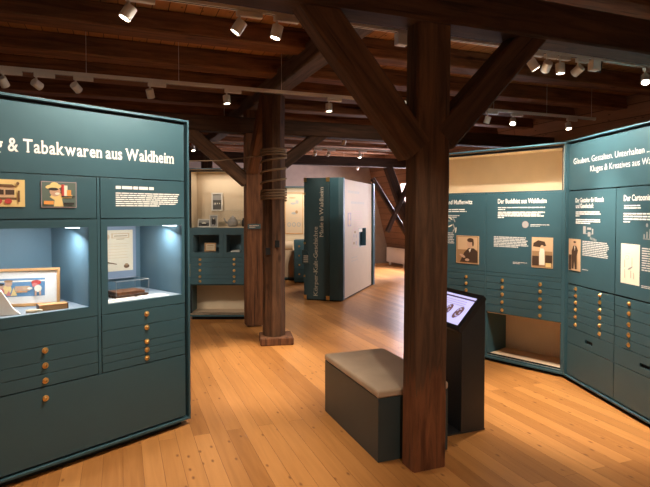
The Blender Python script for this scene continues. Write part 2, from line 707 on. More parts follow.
fl = MB().box(B0, B1, -A1 - 0.1, -A0 + 0.1, -0.12, 0.0, M['floor']).build('floor', None, (0, 0, 0), (0, 0, R_ALONG))
tag(fl, None, None, kind='structure')
ce = MB().box(B0, B1, -A1, -A0, ZC, ZC + 0.06, M['ceil'])
# ceiling boards run along the ridge, so their seams cross the joists
ceo = ce.build('ceiling', None, (0, 0, 0), (0, 0, R_ALONG))
tag(ceo, None, None, kind='structure')


def wall(name, a0, b0, a1, b1, z0, z1, th, mat):
    p, q = AB(a0, b0), AB(a1, b1)
    d = q - p
    o = MB().box(0, d.length, 0, th, z0, z1, mat).build(name, None, p, (0, 0, math.atan2(d.y, d.x)))
    return tag(o, None, None, kind='structure')


wall('wall_back', A0, B1, A1 + 0.2, B1, 0, ZC, 0.12, M['plaster'])
wall('wall_front', A1, B0, A0, B0, 0, ZC, 0.12, M['plaster_pale'])
wall('wall_left', A0, B0, A0, B1, 0, ZC, 0.12, M['plaster'])

# eaves side: a low knee wall, then steep boarded roof with two dormer openings
WIN = [(8.75, 9.85), (11.85, 12.92)]
WZ0, WZ1 = 1.15, 2.40


def slope_a(z):
    return A1 - SLOPE * (z - KNEE)


wr = MB()
wr.box(B0, B1, -A1 - 0.12, -A1, 0, KNEE, M['plaster'])
tag(wr.build('wall_knee', None, (0, 0, 0), (0, 0, R_ALONG)), None, None, kind='structure')
ws = MB()
ang = math.atan(SLOPE)
sl = (ZC - KNEE) / math.cos(ang)
edges = [B0] + [e for wn in WIN for e in wn] + [B1]
zz0, zz1 = (WZ0 - KNEE) / math.cos(ang), (WZ1 - KNEE) / math.cos(ang)
for i in range(len(edges) - 1):
    if i % 2 == 0:
        ws.box(edges[i], edges[i + 1], 0, sl, -0.05, 0, M['wallwood'])
    else:
        ws.box(edges[i], edges[i + 1], 0, zz0, -0.05, 0, M['wallwood'])
        ws.box(edges[i], edges[i + 1], zz1, sl, -0.05, 0, M['wallwood'])
# local x along ridge, local y up the slope
Rm = Matrix((AB(0, 1), (AB(-SLOPE, 0) + Vector((0, 0, 1))).normalized(), AB(0, 1).cross((AB(-SLOPE, 0) + Vector((0, 0, 1))).normalized()))).transposed()
wso = ws.build('wall_right')
wso.matrix_world = Matrix.Translation(AB(A1, 0, KNEE)) @ Rm.to_4x4()
# turn so that the boards' face looks into the room
tag(wso, None, None, kind='structure')
for i, (wa, wb) in enumerate(WIN):
    f = MB()
    a_in = slope_a(WZ0) - 0.02
    f.ring(wa - 0.05, wb + 0.05, WZ0 - 0.05, WZ1 + 0.05, wa + 0.03, wb - 0.03, WZ0 + 0.03, WZ1 - 0.03, -A1 - 0.06, -A1 + 0.0, M['radiator'])
    f.box((wa + wb) / 2 - 0.03, (wa + wb) / 2 + 0.03, -A1 - 0.05, -A1 - 0.01, WZ0, WZ1, M['radiator'])
    # dormer cheeks from the frame to the roof boards
    f.box(wa - 0.04, wa, -A1 - 0.02, -slope_a(WZ1), WZ0, WZ1, M['plaster'])
    f.box(wb, wb + 0.04, -A1 - 0.02, -slope_a(WZ1), WZ0, WZ1, M['plaster'])
    f.box(wa, wb, -A1 - 0.02, -slope_a(WZ0), WZ0 - 0.04, WZ0, M['plaster'])
    wo = f.build('window_%d' % (i + 1), None, (0, 0, 0), (0, 0, R_ALONG))
    tag(wo, None, None, kind='structure')
    g = MB().box(wa, wb, -A1 - 0.035, -A1 - 0.03, WZ0, WZ1, M['glass']).build('window_pane', wo)


# ------------------------------------------------------------------ timbers
def timber(name, p0, p1, wd, ht, mat, label, cat, group=None, roll=0.0, wane=0.014, jitter=0.006, side=None, kind=None):
    """hewn beam from p0 to p1 (centre line): wd across (horizontal), ht the other way"""
    p0, p1 = Vector(p0), Vector(p1)
    ax = p1 - p0
    L_ = ax.length
    z = ax.normalized()
    if side is not None:
        x = Vector(side)
        x = (x - z * x.dot(z)).normalized()
    else:
        x = z.cross(Vector((0, 0, 1)))
        x.normalize()
    y = z.cross(x).normalized()
    n = max(2, int(L_ / 0.28))
    mb = MB()
    vs, fs = [], []
    rnd = random.Random(int(L_ * 1000) + int(p0.x * 77) % 91)
    w2, h2, c = wd / 2, ht / 2, wane
    ring = [(-w2 + c, -h2), (w2 - c, -h2), (w2, -h2 + c), (w2, h2 - c), (w2 - c, h2), (-w2 + c, h2), (-w2, h2 - c), (-w2, -h2 + c)]
    for i in range(n + 1):
        dx, dy = rnd.uniform(-jitter, jitter), rnd.uniform(-jitter, jitter)
        for k, (a, b) in enumerate(ring):
            q = 1 + rnd.uniform(-jitter, jitter) * 1.2
            vs.append((a * q + dx * 0.5, b * q + dy * 0.5, L_ * i / n))
    for i in range(n):
        for k in range(8):
            a, b = i * 8 + k, i * 8 + (k + 1) % 8
            fs.append((a, b, b + 8, a + 8))
    fs.append(tuple(range(7, -1, -1)))
    fs.append(tuple(range(n * 8, n * 8 + 8)))
    mb.add(vs, fs, mat)
    o = mb.build(name)
    o.matrix_world = Matrix.Translation(p0) @ Matrix((x, y, z)).transposed().to_4x4()
    tag(o, label, cat, group, kind)
    return o


D1, D2 = AB(1, 0), AB(0, 1)
# front post with its two braces
FA, FB = 1.776, 2.836
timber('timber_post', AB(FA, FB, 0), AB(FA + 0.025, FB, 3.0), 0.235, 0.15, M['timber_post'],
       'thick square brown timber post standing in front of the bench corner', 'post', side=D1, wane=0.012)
timber('timber_brace', AB(FA - 0.08, FB, 1.98), AB(FA - 0.80, FB, 2.84), 0.15, 0.20, M['timber'],
       'wide brown timber brace rising from the bench-side post towards the picture display wall', 'brace', side=D2)
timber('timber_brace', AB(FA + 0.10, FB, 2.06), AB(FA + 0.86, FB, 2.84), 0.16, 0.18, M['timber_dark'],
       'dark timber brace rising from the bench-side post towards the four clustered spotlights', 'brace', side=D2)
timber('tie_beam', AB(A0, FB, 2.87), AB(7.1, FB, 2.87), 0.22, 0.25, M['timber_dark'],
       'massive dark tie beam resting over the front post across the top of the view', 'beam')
# ridge-wise girder carried by all the posts
timber('girder_beam', AB(1.76, B0 + 0.2, 3.11), AB(1.76, B1, 3.11), 0.21, 0.20, M['timber_grey'],
       'long weathered girder running deep into the room above the posts', 'beam')
# post with rope
RP = Vector((-0.628, 6.42, 0))
mb = MB()
oc = []
for k in range(8):
    a = math.pi / 8 + k * math.pi / 4 + TH
    r = 0.138 if k % 2 else 0.132
    oc.append((r * math.cos(a), r * math.sin(a)))
nz = 12
vs = []
for i in range(nz + 1):
    z = 0.0925 + (3.0 - 0.0925) * i / nz
    q = 1.0 + 0.03 * math.sin(i * 1.7)
    vs += [(p[0] * q, p[1] * q, z) for p in oc]
fs = []
for i in range(nz):
    for k in range(8):
        a, b = i * 8 + k, i * 8 + (k + 1) % 8
        fs.append((a, b, b + 8, a + 8))
fs += [tuple(range(7, -1, -1)), tuple(range(nz * 8, nz * 8 + 8))]
mb.add(vs, fs, M['timber'])
rp = mb.build('timber_post', None, RP)
tag(rp, 'octagonal timber post wrapped in rope, standing on a square wooden block', 'post')
# mortise holes and dark crack on the post
for (lx, zz) in ((-0.055, 1.13), (0.055, 1.22)):
    mh = MB()
    mh.box(RP.x + lx - 0.027, RP.x + lx + 0.027, RP.y - 0.135, RP.y - 0.10, zz - 0.045, zz + 0.04, M['gap'])
    mo = mh.build('mortise_hole', rp)
    mo.location = -RP
blk = MB().box(-0.2, 0.2, -0.185, 0.185, 0, 0.092, M['timber_red']).build('base_block', None, (RP.x + 0.025, RP.y, 0), (0, 0, TH - 0.20), bevel=0.012)
tag(blk, 'square wooden block on the floor under the rope-wrapped post', 'block')

# rope
path = []


def turns(z0, z1, n, r=0.152):
    k = int(n * 20)
    for i in range(k + 1):
        a = 2 * math.pi * i / 20
        path.append((RP.x + r * math.cos(a), RP.y + r * math.sin(a), z0 + (z1 - z0) * i / k))


turns(1.74, 1.87, 4)
turns(1.88, 2.26, 3)
turns(2.27, 2.36, 3)
rope = MB().tube(path, 0.014, M['rope'], 6)
rope.tube([(RP.x - 0.14, RP.y - 0.05, 2.28), (-1.3, 6.55, 2.24), (-2.2, 6.8, 2.25), (-3.4, 7.1, 2.33)], 0.008, M['rope'], 6)
tag(rope.build('rope', None, smooth=True), 'hemp rope coiled round the octagonal post with its end strung sideways', 'rope')

# second post, with plaque, braces and tie of the middle frame
P2 = AB(1.74, 7.22)
timber('timber_post', AB(1.74, 7.22, 0.02), AB(1.74, 7.22, 3.0), 0.235, 0.20, M['timber_red'],
       'square reddish timber post behind the rope-wrapped one, with a small dark plaque', 'post', side=D1, wane=0.01)
pq = MB().box(-0.09, 0.09, -0.012, 0, -0.035, 0.035, M['teal_dark'])
body_text(pq, -0.07, 0.018, 0.14, 2, 0.022, M['faint'] if 'faint' in M else F_['faint'], -0.0125)
pq = pq.build('number_plaque', None, AB(1.74, 7.22 - 0.112, 1.40) - D1 * 0.02, (0, 0, TH))
tag(pq, 'small dark plaque fixed to the square post behind the rope', 'sign')
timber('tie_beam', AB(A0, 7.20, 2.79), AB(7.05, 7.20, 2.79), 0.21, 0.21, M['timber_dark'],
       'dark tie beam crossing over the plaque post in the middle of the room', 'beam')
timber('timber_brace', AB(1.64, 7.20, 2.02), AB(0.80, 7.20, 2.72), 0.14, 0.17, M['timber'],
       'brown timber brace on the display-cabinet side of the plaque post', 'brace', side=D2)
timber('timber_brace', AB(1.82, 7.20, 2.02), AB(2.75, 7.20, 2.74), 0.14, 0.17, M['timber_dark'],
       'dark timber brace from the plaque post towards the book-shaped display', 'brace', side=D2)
timber('timber_brace', AB(1.70, 7.10, 2.18), AB(1.70, 6.28, 3.05), 0.15, 0.17, M['timber_red'],
       'steep reddish brace between the plaque post and the girder above the rope', 'brace', side=D1)
# far frame
timber('timber_post', AB(1.75, 11.5, 0), AB(1.75, 11.5, 3.0), 0.22, 0.22, M['timber'],
       'distant timber post hidden mostly behind the rope-wrapped post', 'post', side=D1)
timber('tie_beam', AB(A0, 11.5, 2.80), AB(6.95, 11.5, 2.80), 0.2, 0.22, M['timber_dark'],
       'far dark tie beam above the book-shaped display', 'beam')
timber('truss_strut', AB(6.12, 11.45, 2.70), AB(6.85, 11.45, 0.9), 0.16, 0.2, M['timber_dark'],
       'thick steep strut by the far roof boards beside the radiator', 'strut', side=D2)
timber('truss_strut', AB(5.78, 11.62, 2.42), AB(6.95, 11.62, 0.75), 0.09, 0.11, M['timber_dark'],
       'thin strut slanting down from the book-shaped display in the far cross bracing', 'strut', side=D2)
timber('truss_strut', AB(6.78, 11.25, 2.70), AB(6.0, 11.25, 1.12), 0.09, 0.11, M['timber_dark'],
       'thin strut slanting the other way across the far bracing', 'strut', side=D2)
# joists and their group
JG = 'ceiling joists'
for n in range(-3, 11):
    b = 4.88 + 0.965 * n
    timber('ceiling_joist', AB(A0, b, 3.245), AB(7.15, b, 3.245), 0.25, 0.19, M['timber_joist'],
           'dark reddish ceiling joist running across under the ceiling boards', 'joist', JG)


# ------------------------------------------------------------------ track lighting
def track(label, a0, a1, b, z, wires):
    t = thing('track_rail', label, 'light track', AB(a0, b, z), TH)
    mb = MB().box(0, a1 - a0, -0.018, 0.018, 0, 0.034, M['track'])
    mb.box(0, a1 - a0, -0.005, 0.005, -0.001, 0.0, M['gap'])
    mb.build('rail', t)
    MB().box(-0.012, 0.0, -0.02, 0.02, -0.002, 0.036, M['track']).build('end_cap', t)
    MB().box(a1 - a0, a1 - a0 + 0.012, -0.02, 0.02, -0.002, 0.036, M['track']).build('end_cap', t)
    for wa in wires:
        MB().tube([(wa - a0, 0, 0.034), (wa - a0, 0, ZC - z)], 0.0022, M['track'], 5).build('suspension_wire', t)
    return t


HOUS = None


def spot(a, b, z, target, label, ad=0.15, lit=True, energy=120, cone=55, group='track spotlights', glow=True, color=WARM, blend=0.7):
    """adapter on the rail, stem, swivelling cylinder head with lens"""
    base = AB(a, b, z)
    t = thing('track_spotlight', label, 'spotlight', base, TH, group)
    MB().box(-0.02, ad, -0.018, 0.018, -0.036, -0.002, M['track']).build('adapter', t, bevel=0.004)
    MB().lathe([(0.009, -0.088), (0.009, -0.036)], M['track'], 8).build('stem', t)
    piv = Vector((0, 0, -0.098))
    wp = base + piv
    d = (Vector(target) - wp).normalized()
    # to the fixture's local frame
    ld = Matrix.Rotation(-TH, 3, 'Z') @ d
    q = ld.to_track_quat('-Z', 'Y')
    h = MB().lathe([(0.030, 0.045), (0.043, 0.040), (0.043, -0.062), (0.038, -0.066), (0.036, -0.052), (0.001, -0.052)], M['track'], 20)
    ho = h.build('lamp_head', t, piv)
    ho.rotation_mode = 'QUATERNION'
    ho.rotation_quaternion = q
    ho.scale = (0.86, 0.86, 0.80)
    le = MB().lathe([(0.034, -0.057), (0.034, -0.054)], M['lens_on'] if lit else M['glass'], 20)
    le.build('lens', ho)
    if lit:
        ld_ = bpy.data.lights.new('spot_beam', 'SPOT')
        ld_.energy = energy * SPOT_GAIN
        ld_.spot_size = math.radians(cone)
        ld_.spot_blend = blend
        ld_.shadow_soft_size = 0.03
        ld_.color = color
        lo = bpy.data.objects.new('spot_beam', ld_)
        COL.objects.link(lo)
        lo.parent = ho
        lo.location = (0, 0, -0.075)
    return t


Z1, Z2 = 2.90, 2.85
track('pale light track above the front of the room carrying the four clustered spotlights', -1.6, 5.3, 3.39, Z1, (-0.9, 0.5, 2.6, 4.1))
track('pale light track hung on thin wires crossing in front of the rope-wrapped post', -2.6, 6.03, 5.37, Z2, (-0.28, 0.55, 1.6, 3.2, 4.35, 5.2, 5.98))
track('far light track above the book-shaped display', -1.5, 6.0, 9.7, Z2, (0, 2.5, 5.5))
track('light track half hidden above the middle tie beam', 1.0, 5.5, 8.1, Z2 + 0.02, (1.5, 5.0))
track('short light track near the far plaster wall', 5.3, 6.05, 12.5, Z2, (5.4, 5.95))

G1 = 'track spotlights'
# added, unseen fill lamps on their own track; they raise the ambient bounce
track('added unseen track for the fill lamps behind the viewpoint', -2.5, 6.0, 0.9, Z1, (-2, 0.5, 3, 5.5))
for a_, tgt, en, lab in ((-1.6, (-2.2, -1.6, 1.2), 340, 'added fill spotlight behind the viewpoint washing the entrance wall corner'), (0.2, (0.9, -2.4, 1.4), 390, 'added fill spotlight behind the viewpoint washing the entrance wall'),
                         (1.2, (0.35, 3.75, 0.45), 85, 'added fill spotlight overhead washing the padded bench'), (2.4, (3.4, -0.6, 1.2), 340, 'added fill spotlight behind the viewpoint aimed at the eaves side'),
                         (3.4, (2.6, 2.6, 0.9), 25, 'added fill spotlight behind the viewpoint aimed at the drawer wall end'), (-0.6, (-2.0, 2.2, 0.5), 20, 'added fill spotlight overhead washing the front of the vitrine wall')):
    spot(a_, 0.9, Z1, tgt, lab, energy=en, cone=38 if 'bench' in lab else 95)
spot(0.06, 3.39, Z1, (-1.75, 2.95, 1.75), 'glowing spotlight on the front track, the one above the wide vitrine', energy=60, cone=150)
spot(0.73, 3.39, Z1, (-1.22, 3.40, 1.80), 'glowing spotlight on the front track aimed at the text panel beside the vitrines', energy=95, cone=135)
spot(0.98, 3.39, Z1, (-0.85, 3.45, 0.60), 'spotlight on the front track closest to the large timber brace', energy=105, cone=60)
spot(3.13, 3.39, Z1, (2.45, 4.2, 1.6), 'first of four clustered spotlights, beside the dark brace', ad=0.10, energy=200, cone=115)
spot(3.28, 3.39, Z1, (1.75, 5.6, 1.75), 'second of four clustered spotlights counted from the dark brace', ad=0.10, energy=170, cone=65)
spot(3.42, 3.39, Z1, (2.15, 4.30, 0.0), 'third of four clustered spotlights counted from the dark brace', ad=0.10, energy=330, cone=48)
spot(3.62, 3.39, Z1, (1.25, 6.1, 1.75), 'fourth of four clustered spotlights, the one beside the feed box', ad=0.10, energy=190, cone=75)
spot(4.42, 3.39, Z1, (2.4, 3.9, 1.4), 'lone spotlight at the edge of the view above the tall drawer wall', energy=130, cone=75)
spot(-0.95, 5.37, Z2, (-2.6, 6.6, 0.6), 'white spotlight on the wire-hung track at the very edge of view above the vitrines', energy=35, cone=60)
spot(-0.69, 5.37, Z2, (-1.6, 8.0, 1.5), 'white spotlight above the wide vitrine turned towards the far cabinet', energy=60, cone=50)
spot(-0.37, 5.37, Z2, (-1.55, 7.9, 0.9), 'white spotlight above the picture wall, third on the wire-hung track', energy=60, cone=50)
spot(0.28, 5.37, Z2, (-1.5, 6.6, 0.0), 'white spotlight pointing straight down above the picture wall corner', energy=60, cone=65)
spot(1.02, 5.37, Z2, (-0.75, 5.3, 0.0), 'glowing spotlight just beside the rope-wrapped post on the wire-hung track', energy=270, cone=52)
spot(2.14, 5.37, Z2, (0.15, 5.75, 0.0), 'glowing spotlight on the wire-hung track under the large timber brace', energy=165, cone=65)
spot(4.26, 5.37, Z2, (1.3, 7.5, 0.0), 'white spotlight on the wire-hung track beside the dark brace', energy=80, cone=60)
spot(4.65, 5.37, Z2, (1.6, 4.6, 0.1), 'dazzling spotlight above the pale open niche, facing the camera', energy=110, cone=70)
spot(5.57, 5.37, Z2, (3.2, 6.2, 0.6), 'small white spotlight near the end of the wire-hung track', energy=20, cone=70)
spot(1.23, 9.7, Z2, (-1.9, 9.0, 0.2), 'distant spotlight seen beside the picture wall edge', energy=40, cone=70)
spot(3.57, 9.7, Z2, (-0.4, 12.3, 1.2), 'distant spotlight of a close pair above the book-shaped display', energy=110, cone=55)
spot(3.85, 9.7, Z2, (-0.7, 12.4, 1.6), 'partner spotlight of the close pair above the book-shaped display', energy=110, cone=55)
spot(4.54, 9.7, Z2, (0.72, 10.3, 0.9), 'distant spotlight over the cream side of the book-shaped display', energy=12, cone=70)
spot(5.46, 9.7, Z2, (1.9, 11.6, 0.0), 'distant spotlight next to the front post on the far track', energy=25, cone=75)
spot(3.50, 8.1, Z2 + 0.02, (-0.1, 9.45, 1.3), 'spotlight peeking out under the middle tie beam above the dark book cover', energy=35, cone=75)
spot(4.36, 8.1, Z2 + 0.02, (0.75, 10.2, 1.25), 'spotlight under the middle tie beam aimed at the cream page side', energy=34, cone=65)
spot(5.79, 12.5, Z2, (0.6, 14.8, 2.0), 'glowing spotlight on the short track by the far plaster wall', energy=60, cone=80)

# feed boxes on the front track
for a_, lab in ((1.92, 'small pale feed box with dark cable beside the front post on the track'), (3.80, 'pale feed box with cable on the track beside the clustered spotlights')):
    t = thing('track_feed_box', lab, 'track box', AB(a_, 3.39, Z1), TH)
    MB().box(-0.045, 0.045, -0.03, 0.03, -0.09, -0.003, M['track']).build('housing', t, bevel=0.005)
    MB().tube([(0.03, 0, -0.085), (0.07, 0, -0.10), (0.09, 0, 0.0), (0.09, 0, 0.15), (0.3, 0.02, 0.26), (0.7, 0.02, 0.33)], 0.006, M['black'], 6).build('cable', t, smooth=True)

# ------------------------------------------------------------------ display cabinets
KNOB = None


def knob(parent, x, z, y=0.0, r=0.016, name='knob'):
    global KNOB
    if KNOB is None:
        m = MB().lathe([(1.15, 0.0), (1.15, 0.14), (1.02, 0.26), (0.80, 0.20), (0.52, 0.16), (0.42, 0.3), (0.46, 0.62), (0.55, 0.78), (0.50, 0.92), (0.30, 1.0), (0.0001, 1.02)], M['brass'], 14, axis='y')
        m.box(-0.07, 0.07, -1.06, -1.0, -0.24, 0.24, M['gap'])
        o = m.build('knob', smooth=True)
        KNOB = o
    else:
        o = KNOB.copy()
        COL.objects.link(o)
    o.name = name
    o.parent = parent
    o.location = (x, y, z)
    o.scale = (r, r, r)
    return o


def carcass(t, Wd, depth, H, mat, z0=0.05, th=0.016, plinth=True, zf=0.0):
    m = MB()
    m.box(0, th, 0, depth, z0, H, mat)
    m.box(Wd - th, Wd, 0, depth, z0, H, mat)
    m.box(th, Wd - th, 0, depth, H - th, H, mat)
    m.box(th, Wd - th, 0, depth, z0, z0 + th, mat)
    m.box(th, Wd - th, depth - 0.012, depth, z0 + th, H - th, mat)
    m.build('carcass', t, bevel=0.0015)
    g = MB()
    g.ring(th, Wd - th, z0 + th, H - th, 0.05, Wd - 0.05, z0 + 0.05, H - 0.05, 0.042, 0.048, M['gap'])
    g.build('shadow_gap', t)
    if plinth:
        MB().box(0.05, Wd - 0.05, 0.05, depth - 0.02, zf, z0, M['gap']).build('plinth', t)


Y0, Y1 = 0.018, 0.038        # front boards sit a little behind the frame's edge


def panel(t, name, x0, x1, z0, z1, mat=None, gap=0.0016, y0=Y0, y1=Y1):
    return MB().box(x0 + gap, x1 - gap, y0, y1, z0 + gap, z1 - gap, mat or M['teal']).build(name, t, bevel=0.0012)


def backing(t, x0, x1, z0, z1):
    MB().box(x0, x1, Y1 + 0.002, Y1 + 0.012, z0, z1, M['gap']).build('backing_board', t)


def vitrine(t, x0, x1, z0, z1, depth, wl=0.0, wr=0.0, lining=None, flr=None, name='vitrine_lining', top=None):
    """lined recess behind an opening; wl / wr widen it behind the front"""
    ln = lining or M['lining']
    a, b = x0 - wl, x1 + wr
    m = MB()
    y = Y1 + 0.0005
    m.box(a - 0.008, a, y, depth, z0 - 0.008, z1 + 0.008, ln)
    m.box(b, b + 0.008, y, depth, z0 - 0.008, z1 + 0.008, ln)
    m.box(a, b, depth - 0.008, depth, z0, z1, ln)
    m.box(a, b, y, depth, z1, z1 + 0.008, top or ln)
    m.box(a, b, y, depth, z0 - 0.008, z0, flr or ln)
    return m.build(name, t)


R = math.radians
# ---- display wall with the two vitrines
WL = 2.1
LA = 48.4
exl = Vector((math.cos(R(LA)), math.sin(R(LA)), 0))
CL = thing('display_cabinet', 'large teal display wall with two lit vitrines, tobacco title and brass-knobbed drawers', 'cabinet',
           Vector((-1.012, 3.922, 0.028)) - exl * WL, R(LA))
CL.scale = (1, 1, 0.986)
carcass(CL, WL, 0.66, 2.285, M['teal'], z0=0.014, zf=-0.0275)


def sx(s):
    return WL - s


hp = panel(CL, 'header_panel', sx(2.068), sx(0.032), 1.826, 2.25)
mb = MB()
write(mb, 'g & Tabakwaren aus Waldheim', sx(0.120), 1.952, 0.077, M['white'], width=1.150, y=Y0 - 0.0008, bold=0.018, serif=True, align='r')
mb.build('title_lettering', hp)
ip1 = panel(CL, 'info_panel', sx(0.668), sx(0.032), 1.551, 1.824)
ip2 = panel(CL, 'info_panel', sx(2.068), sx(0.692), 1.551, 1.824)
mb = MB()
body_text(mb, sx(0.562), 1.772, 0.28, 1, 0.026, M['white'], Y0 - 0.0008, last=1.0, fill=0.8)
mb.build('heading_lettering', ip1)
para(ip1, sx(0.563), 1.727, 0.49, 7, 0.0142, M['white'], Y0 - 0.0008, fill=0.55, last=0.66)
# advertisement prints on the second info panel
picture('advertising_print', ip2, sx(1.031), sx(0.822), 1.622, 1.783, Y0 - 0.0005, F_['poster_green'], [
    (F_['yellow'], [(0.34, 0.02), (0.62, 0.02), (0.58, 0.35), (0.86, 0.36), (0.9, 0.5), (0.58, 0.5), (0.5, 0.62), (0.3, 0.52), (0.22, 0.4), (0.36, 0.28)]),
    (F_['skin'], ell(0.38, 0.62, 0.16, 0.2)),
    (F_['yellow'], ell(0.34, 0.82, 0.24, 0.1, rot=0.15)),
    (F_['yellow'], ell(0.36, 0.9, 0.12, 0.1)),
    (F_['ink'], ell(0.33, 0.72, 0.15, 0.06)),
    (F_['offwhite'], ell(0.44, 0.54, 0.07, 0.05)),
    (F_['red'], rect(0.56, 0.66, 0.42, 0.92)),
    (F_['offwhite'], rect(0.64, 0.74, 0.44, 0.88)),
    (F_['orange'], rect(0.72, 0.85, 0.46, 0.70)),
    (F_['ink'], rect(0.56, 0.96, 0.40, 0.45)),
    (F_['orange'], rect(0.05, 0.33, 0.10, 0.24)),
    (F_['ink'], rect(0.62, 0.94, 0.10, 0.18))], border=F_['mauve'], bw=0.004)
picture('advertising_print', ip2, sx(1.40), sx(1.12), 1.625, 1.785, Y0 - 0.0005, F_['yellow'], [
    (F_['brown'], rect(0.10, 0.84, 0.25, 0.34)),
    (F_['sepia_light'], rect(0.12, 0.80, 0.34, 0.72)),
    (F_['sepia_dark'], rect(0.12, 0.80, 0.44, 0.62)),
    (F_['sepia_light'], rect(0.24, 0.27, 0.44, 0.62)), (F_['sepia_light'], rect(0.42, 0.45, 0.44, 0.62)), (F_['sepia_light'], rect(0.60, 0.63, 0.44, 0.62)),
    (F_['brown'], [(0.08, 0.72), (0.84, 0.72), (0.76, 0.82), (0.16, 0.82)]),
    (F_['red'], ell(0.26, 0.2, 0.07, 0.1)), (F_['red'], ell(0.50, 0.2, 0.07, 0.1)), (F_['red'], ell(0.68, 0.2, 0.07, 0.1)),
    (F_['brown'], rect(0.86, 0.90, 0.18, 0.60)), (F_['brown'], ell(0.86, 0.86, 0.03, 0.06))])
# vitrine frames and stile
MB().box(sx(0.690), sx(0.670), Y0 + 0.002, Y1, 0.515, 1.822, M['teal']).build('stile', CL, bevel=0.001)
VZ0, VZ1 = 0.973, 1.496
vf1 = MB().ring(sx(0.667), sx(0.033), 0.909, 1.547, sx(0.622), sx(0.056), VZ0, VZ1, Y0, Y1, M['teal']).build('vitrine_frame', CL)
vf2 = MB().ring(sx(2.067), sx(0.693), 0.909, 1.547, sx(1.90), sx(0.745), VZ0, VZ1, Y0, Y1, M['teal']).build('vitrine_frame', CL)
VD = 0.63
vitrine(CL, sx(0.622), sx(0.056), VZ0, VZ1, VD, flr=M['vit_floor'])
vitrine(CL, sx(1.90), sx(0.745), VZ0, VZ1, VD, wl=0.05, wr=0.0, flr=M['vit_floor'])
MB().box(sx(0.622), sx(0.056), Y1 - 0.010, Y1 - 0.005, VZ0, VZ1, M['glass']).build('glass_pane', vf1)
MB().box(sx(1.90), sx(0.745), Y1 - 0.010, Y1 - 0.005, VZ0, VZ1, M['glass']).build('glass_pane', vf2)
for (s0, s1, en, lx) in ((0.622, 0.056, 2.6, sx(0.085)), (1.90, 0.745, 4.0, sx(0.80))):
    st = MB().box(lx - 0.02, lx + 0.02, 0.07, 0.20, VZ1 - 0.008, VZ1 - 0.0005, M['led']).build('led_lamp', CL)
    area_light('vitrine_light', (lx - 0.06, 0.16, VZ1 - 0.02), (R(14), R(14), 0), 0.12, 0.12, en, (0.80, 0.90, 1.0), CL)
    area_light('vitrine_light', ((sx(s0) + sx(s1)) / 2, 0.14, VZ1 - 0.015), (R(25), 0, 0), 0.4, 0.05, en * 0.55, (0.95, 0.95, 0.95), CL)
# drawers
rows1 = [(0.795, 0.905, 0.868), (0.680, 0.795, 0.771), (0.627, 0.680, 0.670), (0.577, 0.627, 0.611), (0.517, 0.577, 0.552)]
for z0, z1, zk in rows1:
    d = panel(CL, 'drawer', sx(0.667), sx(0.033), z0, z1)
    knob(d, sx(0.345), zk, Y0, 0.0165)
rows2 = [(0.768, 0.905, None), (0.672, 0.768, 0.741), (0.596, 0.672, 0.647), (0.517, 0.596, 0.553)]
for z0, z1, zk in rows2:
    d = panel(CL, 'drawer', sx(2.067), sx(0.693), z0, z1)
    if zk:
        knob(d, sx(1.020), zk, Y0, 0.0165)
        knob(d, sx(1.74), zk, Y0, 0.0165)
backing(CL, sx(2.07), sx(0.03), 0.51, 0.905)
d = panel(CL, 'base_door', sx(2.068), sx(0.032), 0.042, 0.513)
knob(d, sx(1.021), 0.443, Y0, 0.0165)
backing(CL, sx(2.07), sx(0.03), 0.07, 0.515)
MB().box(WL, WL + 0.008, 0.01, 0.05, 1.10, 1.20, M['brass']).build('hinge', CL)
MB().box(WL, WL + 0.008, 0.01, 0.05, 0.30, 0.36, M['brass']).build('hinge', CL)

# exhibits in the wide vitrine
fx = thing('framed_picture', 'wood-framed colourful children picture leaning in the wide vitrine', 'picture', W(CL, sx(1.04), 0.35, VZ0 + 0.001), R(18))
fx.location.x, fx.location.y = -2.176, 3.322
w_, h_ = 0.445, 0.245
fx.rotation_euler = (R(-6), 0, R(18))
MB().ring(0, w_, 0, h_, 0.018, w_ - 0.018, 0.018, h_ - 0.018, -0.02, 0, M['wood_light']).build('frame', fx, bevel=0.002)
picture('picture_sheet', fx, 0.016, w_ - 0.016, 0.016, h_ - 0.016, -0.004, M['paper'], [(q_, [(0.03 + 0.88 * a_, 0.12 + 0.76 * b_) for a_, b_ in p_]) for q_, p_ in [
    (F_['blue'], rect(0.10, 0.90, 0.14, 0.86)),
    (F_['offwhite'], rect(0.10, 0.90, 0.72, 0.78)),
    (F_['sepia_light'], rect(0.42, 0.66, 0.36, 0.55)),
    (F_['yellow'], ell(0.30, 0.44, 0.07, 0.20)), (F_['skin'], ell(0.32, 0.66, 0.06, 0.12)), (F_['sepia'], ell(0.32, 0.76, 0.07, 0.05)),
    (F_['pink'], ell(0.20, 0.34, 0.06, 0.17)), (F_['skin'], ell(0.20, 0.56, 0.05, 0.1)), (F_['ink'], ell(0.20, 0.64, 0.05, 0.05)),
    (F_['pink'], [(0.28, 0.18), (0.36, 0.18), (0.33, 0.4)]), (F_['yellow'], [(0.36, 0.18), (0.46, 0.18), (0.40, 0.5)]),
    (F_['skin'], ell(0.50, 0.42, 0.05, 0.12)), (F_['orange'], rect(0.44, 0.62, 0.30, 0.34)),
    (F_['red'], ell(0.76, 0.68, 0.08, 0.10)), (F_['pink'], ell(0.74, 0.58, 0.05, 0.08)), (F_['offwhite'], ell(0.79, 0.44, 0.06, 0.14)),
    (F_['skin'], rect(0.74, 0.77, 0.16, 0.34)), (F_['skin'], rect(0.81, 0.84, 0.16, 0.34)), (F_['offwhite'], ell(0.66, 0.45, 0.04, 0.05)),
    (F_['ink'], ell(0.13, 0.78, 0.04, 0.05))]])
